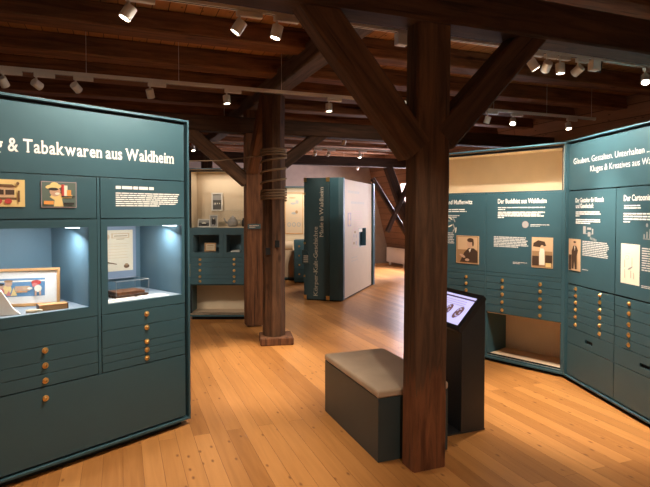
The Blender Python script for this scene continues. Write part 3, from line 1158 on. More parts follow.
MB().box(0.016, w_ - 0.016, -0.0145, -0.013, 0.016, h_ - 0.016, M['glass']).build('glass_pane', fx)
p = W(CL, sx(0.945), 0.075, VZ0 + 0.001)
cb = thing('cigar_box', 'flat wooden cigar box lying in front of the framed picture', 'box', p, R(38))
MB().box(-0.08, 0.08, 0, 0.075, 0, 0.030, M['wood_box']).build('box_body', cb, bevel=0.002)
MB().box(-0.081, 0.081, -0.001, 0.076, 0.0305, 0.036, M['wood_light']).build('lid', cb, bevel=0.001)
MB().box(-0.084, -0.0805, -0.002, 0.077, 0, 0.037, M['black']).build('end_band', cb)
MB().box(0.0805, 0.084, -0.002, 0.077, 0, 0.037, M['black']).build('end_band', cb)
p = W(CL, sx(1.20), 0.09, VZ0 + 0.001)
wc = MB()
wc.prism([(-0.09, 0), (0.07, 0), (0.03, 0.04), (-0.03, 0.15), (-0.09, 0.17)], 'y', 0, 0.035, M['paper'])
tag(wc.build('paper_sleeve', None, p, (0, 0, R(30)), bevel=0.004), 'folded white paper sleeve standing at the edge of the wide vitrine', 'paper')
p = W(CL, sx(1.10), 0.09, VZ0 + 0.002)
pb = MB()
pb.tube([(0, 0, 0.009), (0.05, 0.0, 0.010), (0.09, 0.005, 0.009)], [0.009, 0.011, 0.005], M['paper_old'], 8)
pb.tube([(0.01, 0.02, 0.008), (0.06, 0.022, 0.008)], [0.008, 0.006], M['paper_old'], 8)
tag(pb.build('cheroot_pair', None, p, (0, 0, R(30)), smooth=True), 'two pale cheroots lying at the front of the wide vitrine', 'cigars')

# exhibits in the small vitrine
p = W(CL, sx(0.70) + 0.0, 0.62, VZ0 + 0.001)
bd = thing('document_board', 'grey mount board with an illustrated certificate on the rear wall of the small vitrine', 'document', W(CL, sx(0.395), 0.600, 1.06), R(LA))
MB().box(0, 0.29, 0, 0.012, 0, 0.43, M['grey_board']).build('mount_board', bd, bevel=0.001)
picture('certificate_sheet', bd, 0.025, 0.262, 0.062, 0.385, -0.0005, M['paper_old'], [
    (F_['sepia_light'], rect(0.25, 0.88, 0.80, 0.92)), (M['paper_old'], rect(0.30, 0.83, 0.82, 0.90)),
    (F_['sepia'], rect(0.34, 0.80, 0.845, 0.865)), (F_['sepia'], rect(0.42, 0.70, 0.77, 0.785)),
    (F_['sepia_light'], ell(0.10, 0.84, 0.09, 0.07)), (F_['sepia_light'], ell(0.06, 0.68, 0.06, 0.03)),
    (F_['sepia_light'], rect(0.12, 0.85, 0.66, 0.668)), (F_['sepia_light'], rect(0.12, 0.80, 0.60, 0.608)), (F_['sepia_light'], rect(0.12, 0.85, 0.53, 0.538)),
    (F_['sepia_light'], rect(0.12, 0.80, 0.46, 0.468)), (F_['sepia_light'], rect(0.12, 0.78, 0.39, 0.398)), (F_['sepia_light'], rect(0.12, 0.83, 0.32, 0.328)),
    (F_['brown'], [(0.05, 0.22), (0.42, 0.16), (0.42, 0.18), (0.05, 0.25)]), (F_['brown'], ell(0.76, 0.11, 0.10, 0.05)), (F_['sepia'], ell(0.76, 0.15, 0.06, 0.03))], thick=0.002)
ac = thing('acrylic_case', 'clear acrylic case on a dark slatted tray in the small vitrine', 'display case', W(CL, sx(0.49), 0.17, VZ0 + 0.001), R(LA))
m = MB()
for q in range(5):
    m.box(0.0, 0.25, 0.005 + q * 0.04, 0.03 + q * 0.04, 0.0, 0.018, M['timber_dark'])
m.build('slatted_tray', ac)
MB().box(0.02, 0.23, 0.02, 0.18, 0.0185, 0.04, M['timber_red']).build('dark_book', ac, bevel=0.002)
g = MB()
g.box(0.0, 0.25, -0.002, 0.001, 0.0185, 0.12, M['glass'])
g.box(0.247, 0.25, 0.002, 0.20, 0.0185, 0.12, M['glass'])
g.box(0.0, 0.003, 0.002, 0.20, 0.0185, 0.12, M['glass'])
g.build('clear_cover', ac)
m = MB()
for (xa, ya, xb, yb) in ((0, 0, 0.25, 0), (0.25, 0, 0.25, 0.2), (0, 0, 0, 0.2), (0, 0.2, 0.25, 0.2)):
    m.tube([(xa, ya, 0.121), (xb, yb, 0.121)], 0.0016, F_['grey'], 5)
for (xa, ya) in ((0, 0), (0.25, 0), (0.25, 0.2)):
    m.tube([(xa, ya, 0.019), (xa, ya, 0.121)], 0.0016, F_['grey'], 5)
m.build('case_edge', ac)
for k_, (dx_, dy_, rz_, ww, lab) in enumerate(((0.14, 0.115, 2, 0.25, 'open printed sheet lying flat in the small vitrine before the acrylic case'),
                                              (0.385, 0.115, -3, 0.19, 'smaller printed sheet with drawings lying flat in the small vitrine'))):
    m = MB().box(-ww / 2, ww / 2, -0.06, 0.06, 0, 0.0025, M['paper'])
    for q in range(5):
        xx = -ww / 2 + 0.02 + q * (ww - 0.05) / 5
        m.add([(xx, -0.045, 0.0028), (xx + 0.022, -0.045, 0.0028), (xx + 0.022, -0.02 + 0.05 * (q % 2), 0.0028), (xx, -0.02 + 0.05 * (q % 2), 0.0028)], [(0, 1, 2, 3)], F_['faint_pink'])
    tag(m.build('printed_sheet', None, W(CL, sx(0.622) + dx_, dy_, VZ0 + 0.0008), (0, 0, R(LA + rz_))), lab, 'paper')

# ---- corner cabinet with open niches
WB = 1.76
exb = Vector((math.cos(R(-47.2)), math.sin(R(-47.2)), 0))
RC = Vector((2.293, 5.017, 0.0255))
CB = thing('display_cabinet', 'teal corner cabinet with a pale open niche above and below, behind the touch screen kiosk', 'cabinet', RC - exb * WB * 0.968, R(-47.2))
CB.scale = (0.968, 1, 0.986)


def bx(s):
    return WB - s


carcass(CB, WB, 0.55, 2.275, M['teal'], z0=0.006, zf=-0.025)
vitrine(CB, bx(1.725), bx(0.035), 1.812, 2.25, 0.5, lining=M['cream'], name='upper_niche')
mb = MB()
mb.box(bx(1.742), bx(0.018), Y0, Y1, 1.795, 1.812, M['teal'])
mb.box(bx(0.035), bx(0.018), Y0, Y1, 0.022, 1.795, M['teal'])
mb.box(bx(0.885), bx(0.865), Y0, Y1, 0.022, 1.795, M['teal'])
mb.box(bx(0.865), bx(0.035), Y0, Y1, 0.022, 0.04, M['teal'])
mb.build('front_frame', CB)
b1 = panel(CB, 'info_panel', bx(0.865), bx(0.035), 0.948, 1.795)
b2 = panel(CB, 'info_panel', bx(1.735), bx(0.885), 0.948, 1.795)
backing(CB, bx(1.735), bx(0.035), 0.50, 1.79)
YT = Y0 - 0.0008
mb = MB()
write(mb, 'Der Buddhist aus Waldheim', bx(0.731), 1.688, 0.047, M['white'], width=0.538, y=YT, bold=0.02)
mb.build('heading_lettering', b1)
para(b1, bx(0.73), 1.648, 0.53, 2, 0.020, M['white'], YT, last=0.16, fill=0.45, rag=0.02)
para(b1, bx(0.73), 1.600, 0.52, 4, 0.0185, M['white'], YT, last=0.14, fill=0.62)
para(b1, bx(0.36), 1.470, 0.20, 2, 0.014, M['white'], YT, last=0.5, fill=0.35)
para(b1, bx(0.775), 1.335, 0.40, 7, 0.0165, F_['pale_grey'], YT, last=0.7, fill=0.62)
para(b1, bx(0.55), 1.075, 0.16, 2, 0.013, F_['pale_grey'], YT, last=0.5, fill=0.5)
picture('portrait_photograph', b1, bx(0.342), bx(0.121), 1.035, 1.342, Y0 - 0.0005, F_['sepia'], [
    (F_['sepia_light'], rect(0, 1, 0.55, 1)),
    (F_['sepia_dark'], [(0.04, 0.70), (0.40, 0.68), (0.70, 0.74), (0.62, 0.88), (0.30, 0.92), (0.06, 0.82)]),
    (F_['sepia_dark'], rect(0.0, 0.34, 0.05, 0.38)), (F_['sepia_dark'], rect(0.66, 1, 0.15, 0.42)),
    (F_['offwhite'], [(0.36, 0.08), (0.64, 0.08), (0.62, 0.58), (0.54, 0.68), (0.42, 0.66), (0.36, 0.5)]),
    (F_['sepia_light'], ell(0.50, 0.70, 0.08, 0.06)), (F_['yellow'], rect(0.68, 0.95, 0.02, 0.16))], border=F_['sepia_light'], bw=0.006)
picture('medal_image', b1, bx(0.452), bx(0.380), 1.432, 1.504, Y0 - 0.0005, M['teal'], [
    (F_['mauve'], ell(0.5, 0.5, 0.5, 0.5, 24)), (F_['grey'], ell(0.5, 0.5, 0.4, 0.42, 24)), (F_['mauve'], [(0.35, 0.3), (0.45, 0.7), (0.5, 0.4), (0.6, 0.75), (0.68, 0.3)])], thick=0.0005)
mb = MB()
write(mb, 'und Muffenwitz', bx(1.044), 1.686, 0.047, M['white'], width=0.345, y=YT, bold=0.02, align='r')
mb.build('heading_lettering', b2)
para(b2, bx(1.45), 1.630, 0.33, 2, 0.022, M['white'], YT, last=1.0, fill=0.5)
para(b2, bx(1.45), 1.560, 0.25, 2, 0.018, F_['pale_grey'], YT, last=0.8, fill=0.5)
para(b2, bx(1.50), 1.36, 0.22, 8, 0.019, F_['pale_grey'], YT, last=0.6, fill=0.5)
mb = MB()
for q in range(7):
    a = 0.5 + q * 0.5
    mb.sheet(ell(bx(1.31) + 0.05 * math.cos(a * 2.1), 1.455 + 0.07 * math.sin(a * 1.7), 0.008, 0.035, 8, a), YT - q * 0.0002, F_['offwhite'] if q % 2 else F_['grey'])
mb.build('ornament_print', b2)
picture('portrait_photograph', b2, bx(1.248), bx(0.956), 1.018, 1.330, Y0 - 0.0005, F_['sepia'], [
    (F_['sepia_light'], rect(0.04, 0.96, 0.5, 0.97)),
    (F_['sepia_dark'], [(0.15, 0.03), (0.97, 0.03), (0.97, 0.44), (0.80, 0.56), (0.55, 0.56), (0.36, 0.40)]),
    (F_['skin'], ell(0.62, 0.72, 0.13, 0.16)), (F_['sepia_dark'], ell(0.64, 0.86, 0.15, 0.08)), (F_['sepia_dark'], ell(0.76, 0.75, 0.04, 0.12)),
    (F_['offwhite'], [(0.56, 0.5), (0.68, 0.56), (0.62, 0.40)]), (F_['skin'], ell(0.28, 0.26, 0.14, 0.05, rot=-0.4)), (F_['skin'], ell(0.50, 0.12, 0.10, 0.05))], border=F_['sepia_light'], bw=0.006)
brow = [(0.835, 0.908, 0.862), (0.762, 0.835, 0.782), (0.682, 0.762, 0.690), (0.597, 0.682, 0.606), (0.511, 0.597, 0.530)]
panel(CB, 'rail', bx(0.865), bx(0.035), 0.908, 0.948)
panel(CB, 'rail', bx(1.735), bx(0.885), 0.908, 0.948)
for z0, z1, zk in brow:
    zk = z0 + (z1 - z0) * 0.45
    d = panel(CB, 'drawer', bx(0.865), bx(0.035), z0, z1)
    knob(d, bx(0.670), zk, Y0, 0.0165)
    knob(d, bx(0.250), zk, Y0, 0.0165)
    d = panel(CB, 'drawer', bx(1.735), bx(0.885), z0, z1)
    knob(d, bx(1.540), zk, Y0, 0.0165)
    knob(d, bx(1.117), zk, Y0, 0.0165)
# lower niche: teal side, cream inside
m = MB()
m.box(bx(0.865), bx(0.857), Y1, 0.45, 0.03, 0.505, M['teal'])
m.box(bx(0.043), bx(0.035), Y1, 0.45, 0.03, 0.505, M['cream'])
m.box(bx(0.857), bx(0.043), 0.442, 0.45, 0.03, 0.505, M['cream'])
m.box(bx(0.857), bx(0.043), Y1, 0.442, 0.03, 0.04, M['cream2'])
m.box(bx(0.857), bx(0.043), Y1, 0.442, 0.497, 0.505, M['cream'])
m.build('lower_niche', CB)
panel(CB, 'base_door', bx(1.735), bx(0.885), 0.032, 0.508)

# ---- tall drawer wall
WR = 2.2
CR = thing('display_cabinet', 'tall teal wall of brass-knobbed drawers with the large two-line heading', 'cabinet', RC, R(-85.0))
CR.scale = (1.02, 1, 0.984)
carcass(CR, WR, 0.55, 2.285, M['teal'], z0=0.006, zf=-0.025)
hp = panel(CR, 'header_panel', 0.03, 2.17, 1.806, 2.25)
mb = MB()
write(mb, 'Glauben. Gestalten. Unterhalten ...', 0.105, 2.052, 0.052, M['white'], width=1.0, y=YT, bold=-0.010)
mb.build('title_lettering', hp)
mb = MB()
write(mb, 'Kluges & Kreatives aus Waldheim', 0.365, 1.962, 0.052, M['white'], width=0.93, y=YT, bold=-0.010)
mb.build('title_lettering', hp)
cols = [(0.03, 0.718), (0.722, 1.438), (1.442, 2.17)]
ips = [panel(CR, 'info_panel', a, b, 0.915, 1.80) for a, b in cols]
backing(CR, 0.03, 2.17, 0.07, 1.80)
mb = MB()
write(mb, 'Der Gestalter für Mensch', 0.145, 1.690, 0.040, M['white'], width=0.41, y=YT, bold=0.015)
mb.build('heading_lettering', ips[0])
mb = MB()
write(mb, 'und Gesellschaft', 0.148, 1.637, 0.040, M['white'], width=0.27, y=YT, bold=0.015)
mb.build('heading_lettering', ips[0])
para(ips[0], 0.148, 1.605, 0.40, 3, 0.0185, M['white'], YT, last=0.15, fill=0.5)
para(ips[0], 0.152, 1.535, 0.40, 3, 0.0165, M['white'], YT, last=0.55, fill=0.55)
para(ips[0], 0.262, 1.335, 0.38, 9, 0.0155, F_['pale_grey'], YT, last=0.95, fill=0.55)
para(ips[0], 0.262, 1.075, 0.09, 1, 0.012, F_['pale_grey'], YT, last=1, fill=0.5)
mb = MB()
for (a, b, c, d_) in ((0.27, 0.31, 1.40, 1.47), (0.33, 0.39, 1.44, 1.46), (0.34, 0.38, 1.38, 1.42), (0.30, 0.42, 1.40, 1.405), (0.40, 0.42, 1.40, 1.45)):
    mb.sheet([(a, c), (b, c), (b, d_), (a, d_)], YT, F_['grey'])
for q in range(5):
    mb.sheet(ell(0.38 + 0.02 * q, 1.365 - 0.004 * q, 0.006, 0.014, 6), YT, F_['grey'])
mb.build('line_drawing', ips[0])
picture('portrait_photograph', ips[0], 0.048, 0.235, 1.045, 1.345, Y0 - 0.0005, F_['sepia_light'], [
    (F_['sepia_dark'], rect(0, 0.25, 0.0, 0.5)),
    (F_['sepia_dark'], [(0.28, 0.04), (0.46, 0.04), (0.5, 0.3), (0.56, 0.04), (0.74, 0.04), (0.76, 0.5), (0.84, 0.66), (0.68, 0.80), (0.42, 0.80), (0.26, 0.62)]),
    (F_['skin'], ell(0.54, 0.86, 0.10, 0.07)), (F_['sepia_dark'], ell(0.54, 0.92, 0.13, 0.03)),
    (F_['offwhite'], [(0.50, 0.78), (0.60, 0.78), (0.56, 0.62)]), (F_['sepia'], rect(0.74, 0.80, 0.05, 0.5))], border=F_['sepia_light'], bw=0.005)
mb = MB()
write(mb, 'Der Cartoonist und', 0.815, 1.690, 0.046, M['white'], width=0.40, y=YT, bold=0.018)
mb.build('heading_lettering', ips[1])
para(ips[1], 0.82, 1.655, 0.19, 2, 0.019, M['white'], YT, last=1.0, fill=0.45)
para(ips[1], 0.815, 1.592, 0.45, 4, 0.0215, M['white'], YT, last=0.17, fill=0.5, rag=0.06)
para(ips[1], 1.03, 1.325, 0.33, 10, 0.0185, F_['pale_grey'], YT, last=0.9, fill=0.5)
para(ips[1], 1.03, 1.035, 0.16, 2, 0.012, F_['pale_grey'], YT, last=1, fill=0.5)
mb = MB()
for q in range(8):
    xx = 1.045 + q * 0.03
    mb.sheet([(xx, 1.40), (xx + 0.012, 1.40), (xx + 0.012, 1.43 + 0.02 * (q % 3)), (xx, 1.43 + 0.02 * (q % 3))], YT, F_['grey'])
mb.sheet(ell(1.08, 1.50, 0.012, 0.016, 10), YT, F_['grey'])
mb.sheet([(1.04, 1.392), (1.30, 1.392), (1.30, 1.397), (1.04, 1.397)], YT, F_['grey'])
mb.build('line_drawing', ips[1])
picture('cartoon_sheet', ips[1], 0.793, 1.008, 1.025, 1.345, Y0 - 0.0005, F_['offwhite'], [
    (F_['faint'], rect(0.25, 0.5, 0.76, 0.765)), (F_['faint'], ell(0.35, 0.66, 0.10, 0.05)), (F_['offwhite'], ell(0.35, 0.66, 0.085, 0.04)),
    (F_['faint'], rect(0.2, 0.24, 0.40, 0.60)), (F_['faint'], rect(0.6, 0.63, 0.44, 0.66)), (F_['grey'], ell(0.52, 0.40, 0.14, 0.02, rot=0.3)),
    (F_['faint'], rect(0.22, 0.25, 0.14, 0.36)), (F_['faint'], rect(0.55, 0.58, 0.16, 0.34)), (F_['faint'], rect(0.70, 0.73, 0.14, 0.30))], thick=0.001)
r1 = [0.905, 0.843, 0.778, 0.712, 0.645, 0.575, 0.495]
r2 = [0.905, 0.830, 0.745, 0.655, 0.575, 0.495]
for (a, b), rr, kx in ((cols[0], r1, (0.167, 0.527)), (cols[1], r2, (0.897, 1.275)), (cols[2], r2, (1.62, 2.0))):
    for i in range(len(rr) - 1):
        d = panel(CR, 'drawer', a, b, rr[i + 1], rr[i])
        for k in kx:
            knob(d, k, rr[i + 1] + (rr[i] - rr[i + 1]) * 0.52, Y0, 0.0165)
    mid = (a + b) / 2
    m = MB().ring(a + 0.0016, b - 0.0016, 0.3466, 0.4934, mid - 0.055, mid + 0.055, 0.402, 0.432, Y0, Y1, M['teal'])
    m.box(mid - 0.056, mid + 0.056, Y1 - 0.003, Y1, 0.401, 0.433, M['gap'])
    m.build('deep_drawer', CR, bevel=0.001)
    panel(CR, 'base_door', a, b, 0.032, 0.343)

# ---- far cabinet beside the plaque post
CC = thing('display_cabinet', 'smaller teal cabinet with cream upper niche and low open shelf beside the plaque post', 'cabinet', (-2.03, 7.74, 0), 0.0)
WC = 0.88
carcass(CC, WC, 0.55, 2.245, M['teal'])
vitrine(CC, 0.022, WC - 0.022, 1.365, 2.22, 0.52, lining=M['cream'], flr=M['teal'], name='upper_niche')
f = MB()
f.box(0.018, 0.866, Y0, Y1, 1.268, 1.365, M['teal'])
f.ring(0.018, 0.520, 0.933, 1.268, 0.085, 0.466, 1.0, 1.262, Y0, Y1, M['teal'])
f.ring(0.524, 0.866, 0.933, 1.268, 0.572, 0.790, 1.0, 1.262, Y0, Y1, M['teal'])
f.build('niche_frame', CC)
vitrine(CC, 0.085, 0.466, 1.0, 1.262, 0.35, lining=M['lining'], name='niche_lining')
vitrine(CC, 0.572, 0.790, 1.0, 1.262, 0.35, lining=M['lining'], name='niche_lining')
crow = [(0.858, 0.930), (0.786, 0.858), (0.667, 0.786), (0.609, 0.667), (0.527, 0.609)]
for z0, z1 in crow:
    d = panel(CC, 'drawer', 0.022, 0.858, z0, z1)
    for k in (0.177, 0.683):
        knob(d, k, z0 + (z1 - z0) * 0.55, Y0, 0.018)
m = MB()
m.box(0.018, 0.026, Y1, 0.45, 0.08, 0.52, M['teal'])
m.box(0.854, 0.862, Y1, 0.45, 0.08, 0.52, M['cream'])
m.box(0.026, 0.854, 0.442, 0.45, 0.08, 0.52, M['cream'])
m.box(0.026, 0.854, Y0, 0.442, 0.08, 0.088, M['cream2'])
m.box(0.026, 0.854, Y1, 0.442, 0.512, 0.52, M['teal'])
m.build('lower_niche', CC)
area_light('niche_light', (0.45, 0.30, 2.20), (0, 0, 0), 0.6, 0.06, 2.0, WARM, CC)


def photo_frame(name, label, loc, rot, w_, h_, fm, base, shapes, mw=0.02, th=0.012, mount=None):
    t = thing(name, label, 'picture', loc, rot[2])
    t.rotation_euler = rot
    MB().ring(0, w_, 0, h_, mw, w_ - mw, mw, h_ - mw, -th, 0, fm).build('frame', t, bevel=0.001)
    picture('picture_sheet', t, mw * 0.9, w_ - mw * 0.9, mw * 0.9, h_ - mw * 0.9, -0.002, base, shapes, thick=0.002)
    return t


photo_frame('framed_photograph', 'white-mounted dark photograph hanging on the cream niche wall', (-1.775, 8.22, 1.615), (0, 0, 0), 0.175, 0.285, M['paper'], F_['dark_grey'], [
    (F_['grey'], rect(0, 1, 0.62, 1)), (F_['grey'], rect(0.1, 0.4, 0.3, 0.45)), (F_['offwhite'], ell(0.3, 0.4, 0.05, 0.05)), (F_['offwhite'], ell(0.55, 0.4, 0.05, 0.05)), (F_['offwhite'], ell(0.8, 0.4, 0.05, 0.05))], mw=0.022)
photo_frame('framed_photograph', 'small landscape photograph in a pale frame standing on the cabinet shelf', (-1.94, 8.0, 1.3655), (R(-8), 0, 0), 0.19, 0.125, M['paper'], F_['dark_grey'], [
    (F_['grey'], rect(0, 1, 0.6, 1)), (F_['offwhite'], ell(0.5, 0.5, 0.2, 0.15)), (F_['ink'], ell(0.5, 0.3, 0.3, 0.15))], mw=0.016)
photo_frame('framed_photograph', 'upright photograph of a dark machine leaning beside the glass case', (-1.745, 7.93, 1.366), (R(-10), 0, R(10)), 0.125, 0.19, M['paper'], F_['grey'], [
    (F_['ink'], ell(0.5, 0.45, 0.3, 0.38)), (F_['offwhite'], ell(0.5, 0.75, 0.1, 0.08)), (F_['grey'], rect(0.3, 0.6, 0.1, 0.2))], mw=0.012)
gc = thing('glass_case', 'clear glass case with a pot on the shelf of the far cabinet', 'display case', (-1.595, 7.80, 1.3655), 0.0)
g = MB()
gw, gd, gh = 0.40, 0.30, 0.26
g.box(0, gw, 0, 0.004, 0.012, gh, M['glass'])
g.box(0, 0.004, 0.004, gd, 0.012, gh, M['glass'])
g.box(gw - 0.004, gw, 0.004, gd, 0.012, gh, M['glass'])
g.box(0, gw, 0, gd, gh, gh + 0.004, M['glass'])
g.build('glass_cover', gc)
MB().box(-0.004, gw + 0.004, -0.004, gd + 0.004, 0, 0.011, M['cream']).build('case_base', gc)
m = MB()
for (xa, ya, xb, yb, za, zb) in ((0, 0, gw, 0, gh, gh), (0, gd, gw, gd, gh, gh), (0, 0, 0, gd, gh, gh), (gw, 0, gw, gd, gh, gh), (0, 0, 0, 0, 0.01, gh), (gw, 0, gw, 0, 0.01, gh)):
    m.tube([(xa, ya, za), (xb, yb, zb)], 0.0022, F_['offwhite'], 5)
m.build('case_edge', gc)
tp = thing('pewter_pot', 'bulbous grey metal pot with spout inside the glass case', 'pot', (-1.40, 7.97, 1.377), 0.0)
MB().lathe([(0.05, 0), (0.075, 0.02), (0.085, 0.06), (0.07, 0.10), (0.04, 0.125), (0.045, 0.135), (0.02, 0.15), (0.012, 0.165), (0.001, 0.17)], F_['grey'], 18).build('pot_body', tp, smooth=True)
MB().tube([(-0.07, 0, 0.05), (-0.11, 0, 0.08), (-0.13, 0, 0.13)], [0.016, 0.012, 0.008], F_['grey'], 8).build('spout', tp, smooth=True)
MB().tube([(0.07, 0, 0.10), (0.115, 0, 0.10), (0.12, 0, 0.06), (0.08, 0, 0.035)], 0.007, F_['grey'], 8).build('handle', tp, smooth=True)
jg = MB().lathe([(0.03, 0), (0.038, 0.03), (0.034, 0.09), (0.02, 0.11), (0.024, 0.13), (0.022, 0.131)], F_['ink'], 14)
tag(jg.build('dark_jug', None, (-1.238, 8.03, 1.377), smooth=True), 'small dark jug inside the glass case beside the pot', 'jug')
tag(MB().prism([(-0.07, 0), (0.07, 0), (0.06, 0.025), (-0.05, 0.018)], 'y', 0, 0.10, M['paper']).build('paper_booklet', None, (-1.345, 7.84, 1.0045)), 'white booklet lying in the narrower small teal niche', 'booklet')
fr = photo_frame('framed_card', 'pale brown framed card standing in the small teal niche', (-1.82, 7.93, 1.0045), (R(-6), 0, 0), 0.17, 0.13, M['wood_light'], M['paper_old'], [
    (F_['sepia'], rect(0.15, 0.85, 0.7, 0.78)), (F_['sepia_light'], rect(0.15, 0.85, 0.45, 0.5)), (F_['sepia_light'], rect(0.15, 0.7, 0.3, 0.35))], mw=0.018)

# ---- cabinet at the far end, behind the book display
CF = thing('display_cabinet', 'distant cream-lined cabinet glimpsed between the rope post and the book display', 'cabinet', (-1.5, 12.25, 0), 0.0)
WF = 1.9
m = MB()
m.box(0, 0.03, 0, 0.5, 0.04, 2.2, M['teal']); m.box(WF - 0.03, WF, 0, 0.5, 0.04, 2.2, M['teal'])
m.box(0.03, WF - 0.03, 0, 0.5, 2.17, 2.2, M['teal']); m.box(0.03, WF - 0.03, 0, 0.5, 0.04, 0.07, M['teal'])
m.build('carcass', CF)
m = MB()
m.box(0.03, WF - 0.03, 0.46, 0.5, 0.07, 2.17, M['cream'])
m.build('rear_board', CF)
MB().box(0.03, WF - 0.03, 0.02, 0.46, 0.07, 0.70, M['cream2']).build('ledge', CF)
MB().box(0.05, WF - 0.05, 0.04, 0.45, 0, 0.04, M['gap']).build('plinth', CF)
area_light('niche_light', (0.9, 0.12, 2.15), (R(15), 0, 0), 1.2, 0.06, 6.0, WARM, CF)
po = thing('framed_poster', 'pale poster of small diagrams in a thin frame on the distant cabinet wall', 'poster', (-0.97, 12.705, 1.07), 0.0)
MB().ring(0, 0.44, 0, 1.0, 0.015, 0.425, 0.015, 0.985, -0.012, 0, M['wood_light']).build('frame', po)
picture('poster_sheet', po, 0.012, 0.428, 0.012, 0.988, -0.002, M['cream2'], [
    (F_['grey'], ell(0.45, 0.74, 0.16, 0.03)), (F_['grey'], ell(0.68, 0.78, 0.10, 0.05)), (F_['sepia'], ell(0.40, 0.88, 0.2, 0.012)),
    (F_['grey'], ell(0.50, 0.50, 0.15, 0.03)), (F_['sepia'], ell(0.65, 0.53, 0.08, 0.04)), (F_['faint'], rect(0.2, 0.8, 0.38, 0.39)),
    (F_['grey'], ell(0.22, 0.22, 0.11, 0.055)), (M['cream2'], ell(0.22, 0.22, 0.07, 0.035)),
    (F_['grey'], ell(0.50, 0.22, 0.11, 0.055)), (M['cream2'], ell(0.50, 0.22, 0.07, 0.035)),
    (F_['grey'], ell(0.78, 0.22, 0.11, 0.055)), (M['cream2'], ell(0.78, 0.22, 0.07, 0.035))], thick=0.002)
rl = MB().tube([(-1.2, 12.42, 0.805), (-0.76, 12.42, 0.805)], 0.105, M['cream2'], 20)
tag(rl.build('paper_roll', None, smooth=False), 'thick cream paper roll lying on the ledge of the distant cabinet', 'paper roll')
dk = thing('drawer_pedestal', 'dark teal drawer pedestal standing before the distant cabinet', 'drawer unit', (-0.70, 11.80, 0), 0.0)
MB().box(0, 0.5, 0, 0.42, 0.03, 0.97, M['teal']).build('body', dk, bevel=0.004)
MB().box(0.02, 0.48, 0.03, 0.40, 0, 0.03, M['gap']).build('plinth', dk)
for q in range(4):
    d = MB().box(0.015, 0.485, -0.015, 0.0, 0.10 + q * 0.21, 0.30 + q * 0.21, M['teal']).build('drawer', dk, bevel=0.002)
    knob(d, 0.12, 0.2 + q * 0.21, -0.015, 0.018)

# ------------------------------------------------------------------ book-shaped display block
BK = thing('book_display', 'huge upright teal book-shaped display with brass corners and cream page side', 'display stand', (0.312 - 0.735 * math.cos(R(-19.0)), 9.30 - 0.735 * math.sin(R(-19.0)), 0), R(-19.0))
HB = 2.215
m = MB()
m.prism([(0, 0), (0.485, 0), (0.485, 0.14), (0, 0.14)], 'z', 0.02, HB, M['teal_dark'])
m.build('spine_cover', BK, bevel=0.006)
m = MB()
m.prism([(0.49, 0), (0.66, 0), (0.735, 0.05), (0.735, 0.14), (0.49, 0.14)], 'z', 0.02, HB, M['teal'])
m.build('front_cover', BK, bevel=0.006)
m = MB()
m.box(0.02, 0.715, 0.14, 0.17, 0.03, HB - 0.01, M['gap'])
m.build('cover_joint', BK)
pg = MB()
# page block with a recess for the small vitrine on its outer side (x = 0.72)
X_ = 0.72
y0_, y1_ = 0.17, 1.92
ny0, ny1, nz0, nz1 = 1.04, 1.52, 0.90, 1.275
pg.box(0.03, X_ - 0.12, y0_, y1_, 0.03, HB - 0.02, M['cream2'])
pg.box(X_ - 0.12, X_, y0_, ny0, 0.03, HB - 0.02, M['cream2'])
pg.box(X_ - 0.12, X_, ny1, y1_, 0.03, HB - 0.02, M['cream2'])
pg.box(X_ - 0.12, X_, ny0, ny1, 0.03, nz0, M['cream2'])
pg.box(X_ - 0.12, X_, ny0, ny1, nz1, HB - 0.02, M['cream2'])
pgo = pg.build('page_block', BK)
pgo.scale = (1, 1.14, 1)
pgo.location = (0, -0.17 * 0.14 + 0.0005, 0)
m = MB()
m.box(X_ - 0.119, X_ - 0.115, ny0, ny1, nz0, nz1, M['lining'])
m.box(X_ - 0.115, X_ - 0.002, ny0, ny0 + 0.004, nz0, nz1, M['lining'])
m.box(X_ - 0.115, X_ - 0.002, ny1 - 0.004, ny1, nz0, nz1, M['teal'])
m.box(X_ - 0.115, X_ - 0.002, ny0, ny1, nz1 - 0.004, nz1, M['lining'])
m.box(X_ - 0.115, X_ - 0.002, ny0, ny1, nz0, nz0 + 0.004, M['paper'])
m.box(X_ - 0.110, X_ - 0.05, ny0 + 0.12, ny1 - 0.1, nz1 - 0.08, nz1 - 0.005, F_['offwhite'])
m.build('small_vitrine', pgo)
MB().box(0.0, 0.765, 2.17, 2.30, 0.02, HB, M['teal']).build('rear_cover', BK, bevel=0.006)
MB().box(0.05, 0.70, 0.02, 2.27, 0, 0.02, M['gap']).build('plinth', BK)
m = MB()
write(m, 'Körper-Kult-Geschichte', 0.262, 0.085, 0.075, F_['gold_text'], width=1.25, y=-0.0008, bold=0.0, serif=True, vertical=True)
m.build('spine_lettering', BK)
m = MB()
write(m, 'Made in Waldheim', 0.372, 1.155, 0.072, F_['gold_text'], width=0.89, y=-0.0008, bold=0.0, serif=True, vertical=True)
m.build('spine_lettering', BK)
for (xa, za, w1) in ((-0.004, HB - 0.07, 0.055), (-0.004, 0.018, 0.055), (0.425, HB - 0.07, 0.065), (0.425, 0.018, 0.065), (-0.004, HB - 0.30, 0.03), (-0.004, 1.02, 0.04), (-0.004, 0.42, 0.03)):
    MB().box(xa, xa + w1, -0.005, 0.06, za, za + (0.074 if za > HB - 0.1 or za < 0.1 else 0.035), M['brass']).build('corner_fitting', BK)
lk = MB()
lk.prism([(-0.03, 0.66), (0.12, 0.66), (0.12, 0.80), (0.06, 0.91), (-0.03, 0.91)], 'y', -0.022, 0, M['teal_dark'])
lk = lk.build('clasp', BK, bevel=0.004)
m = MB()
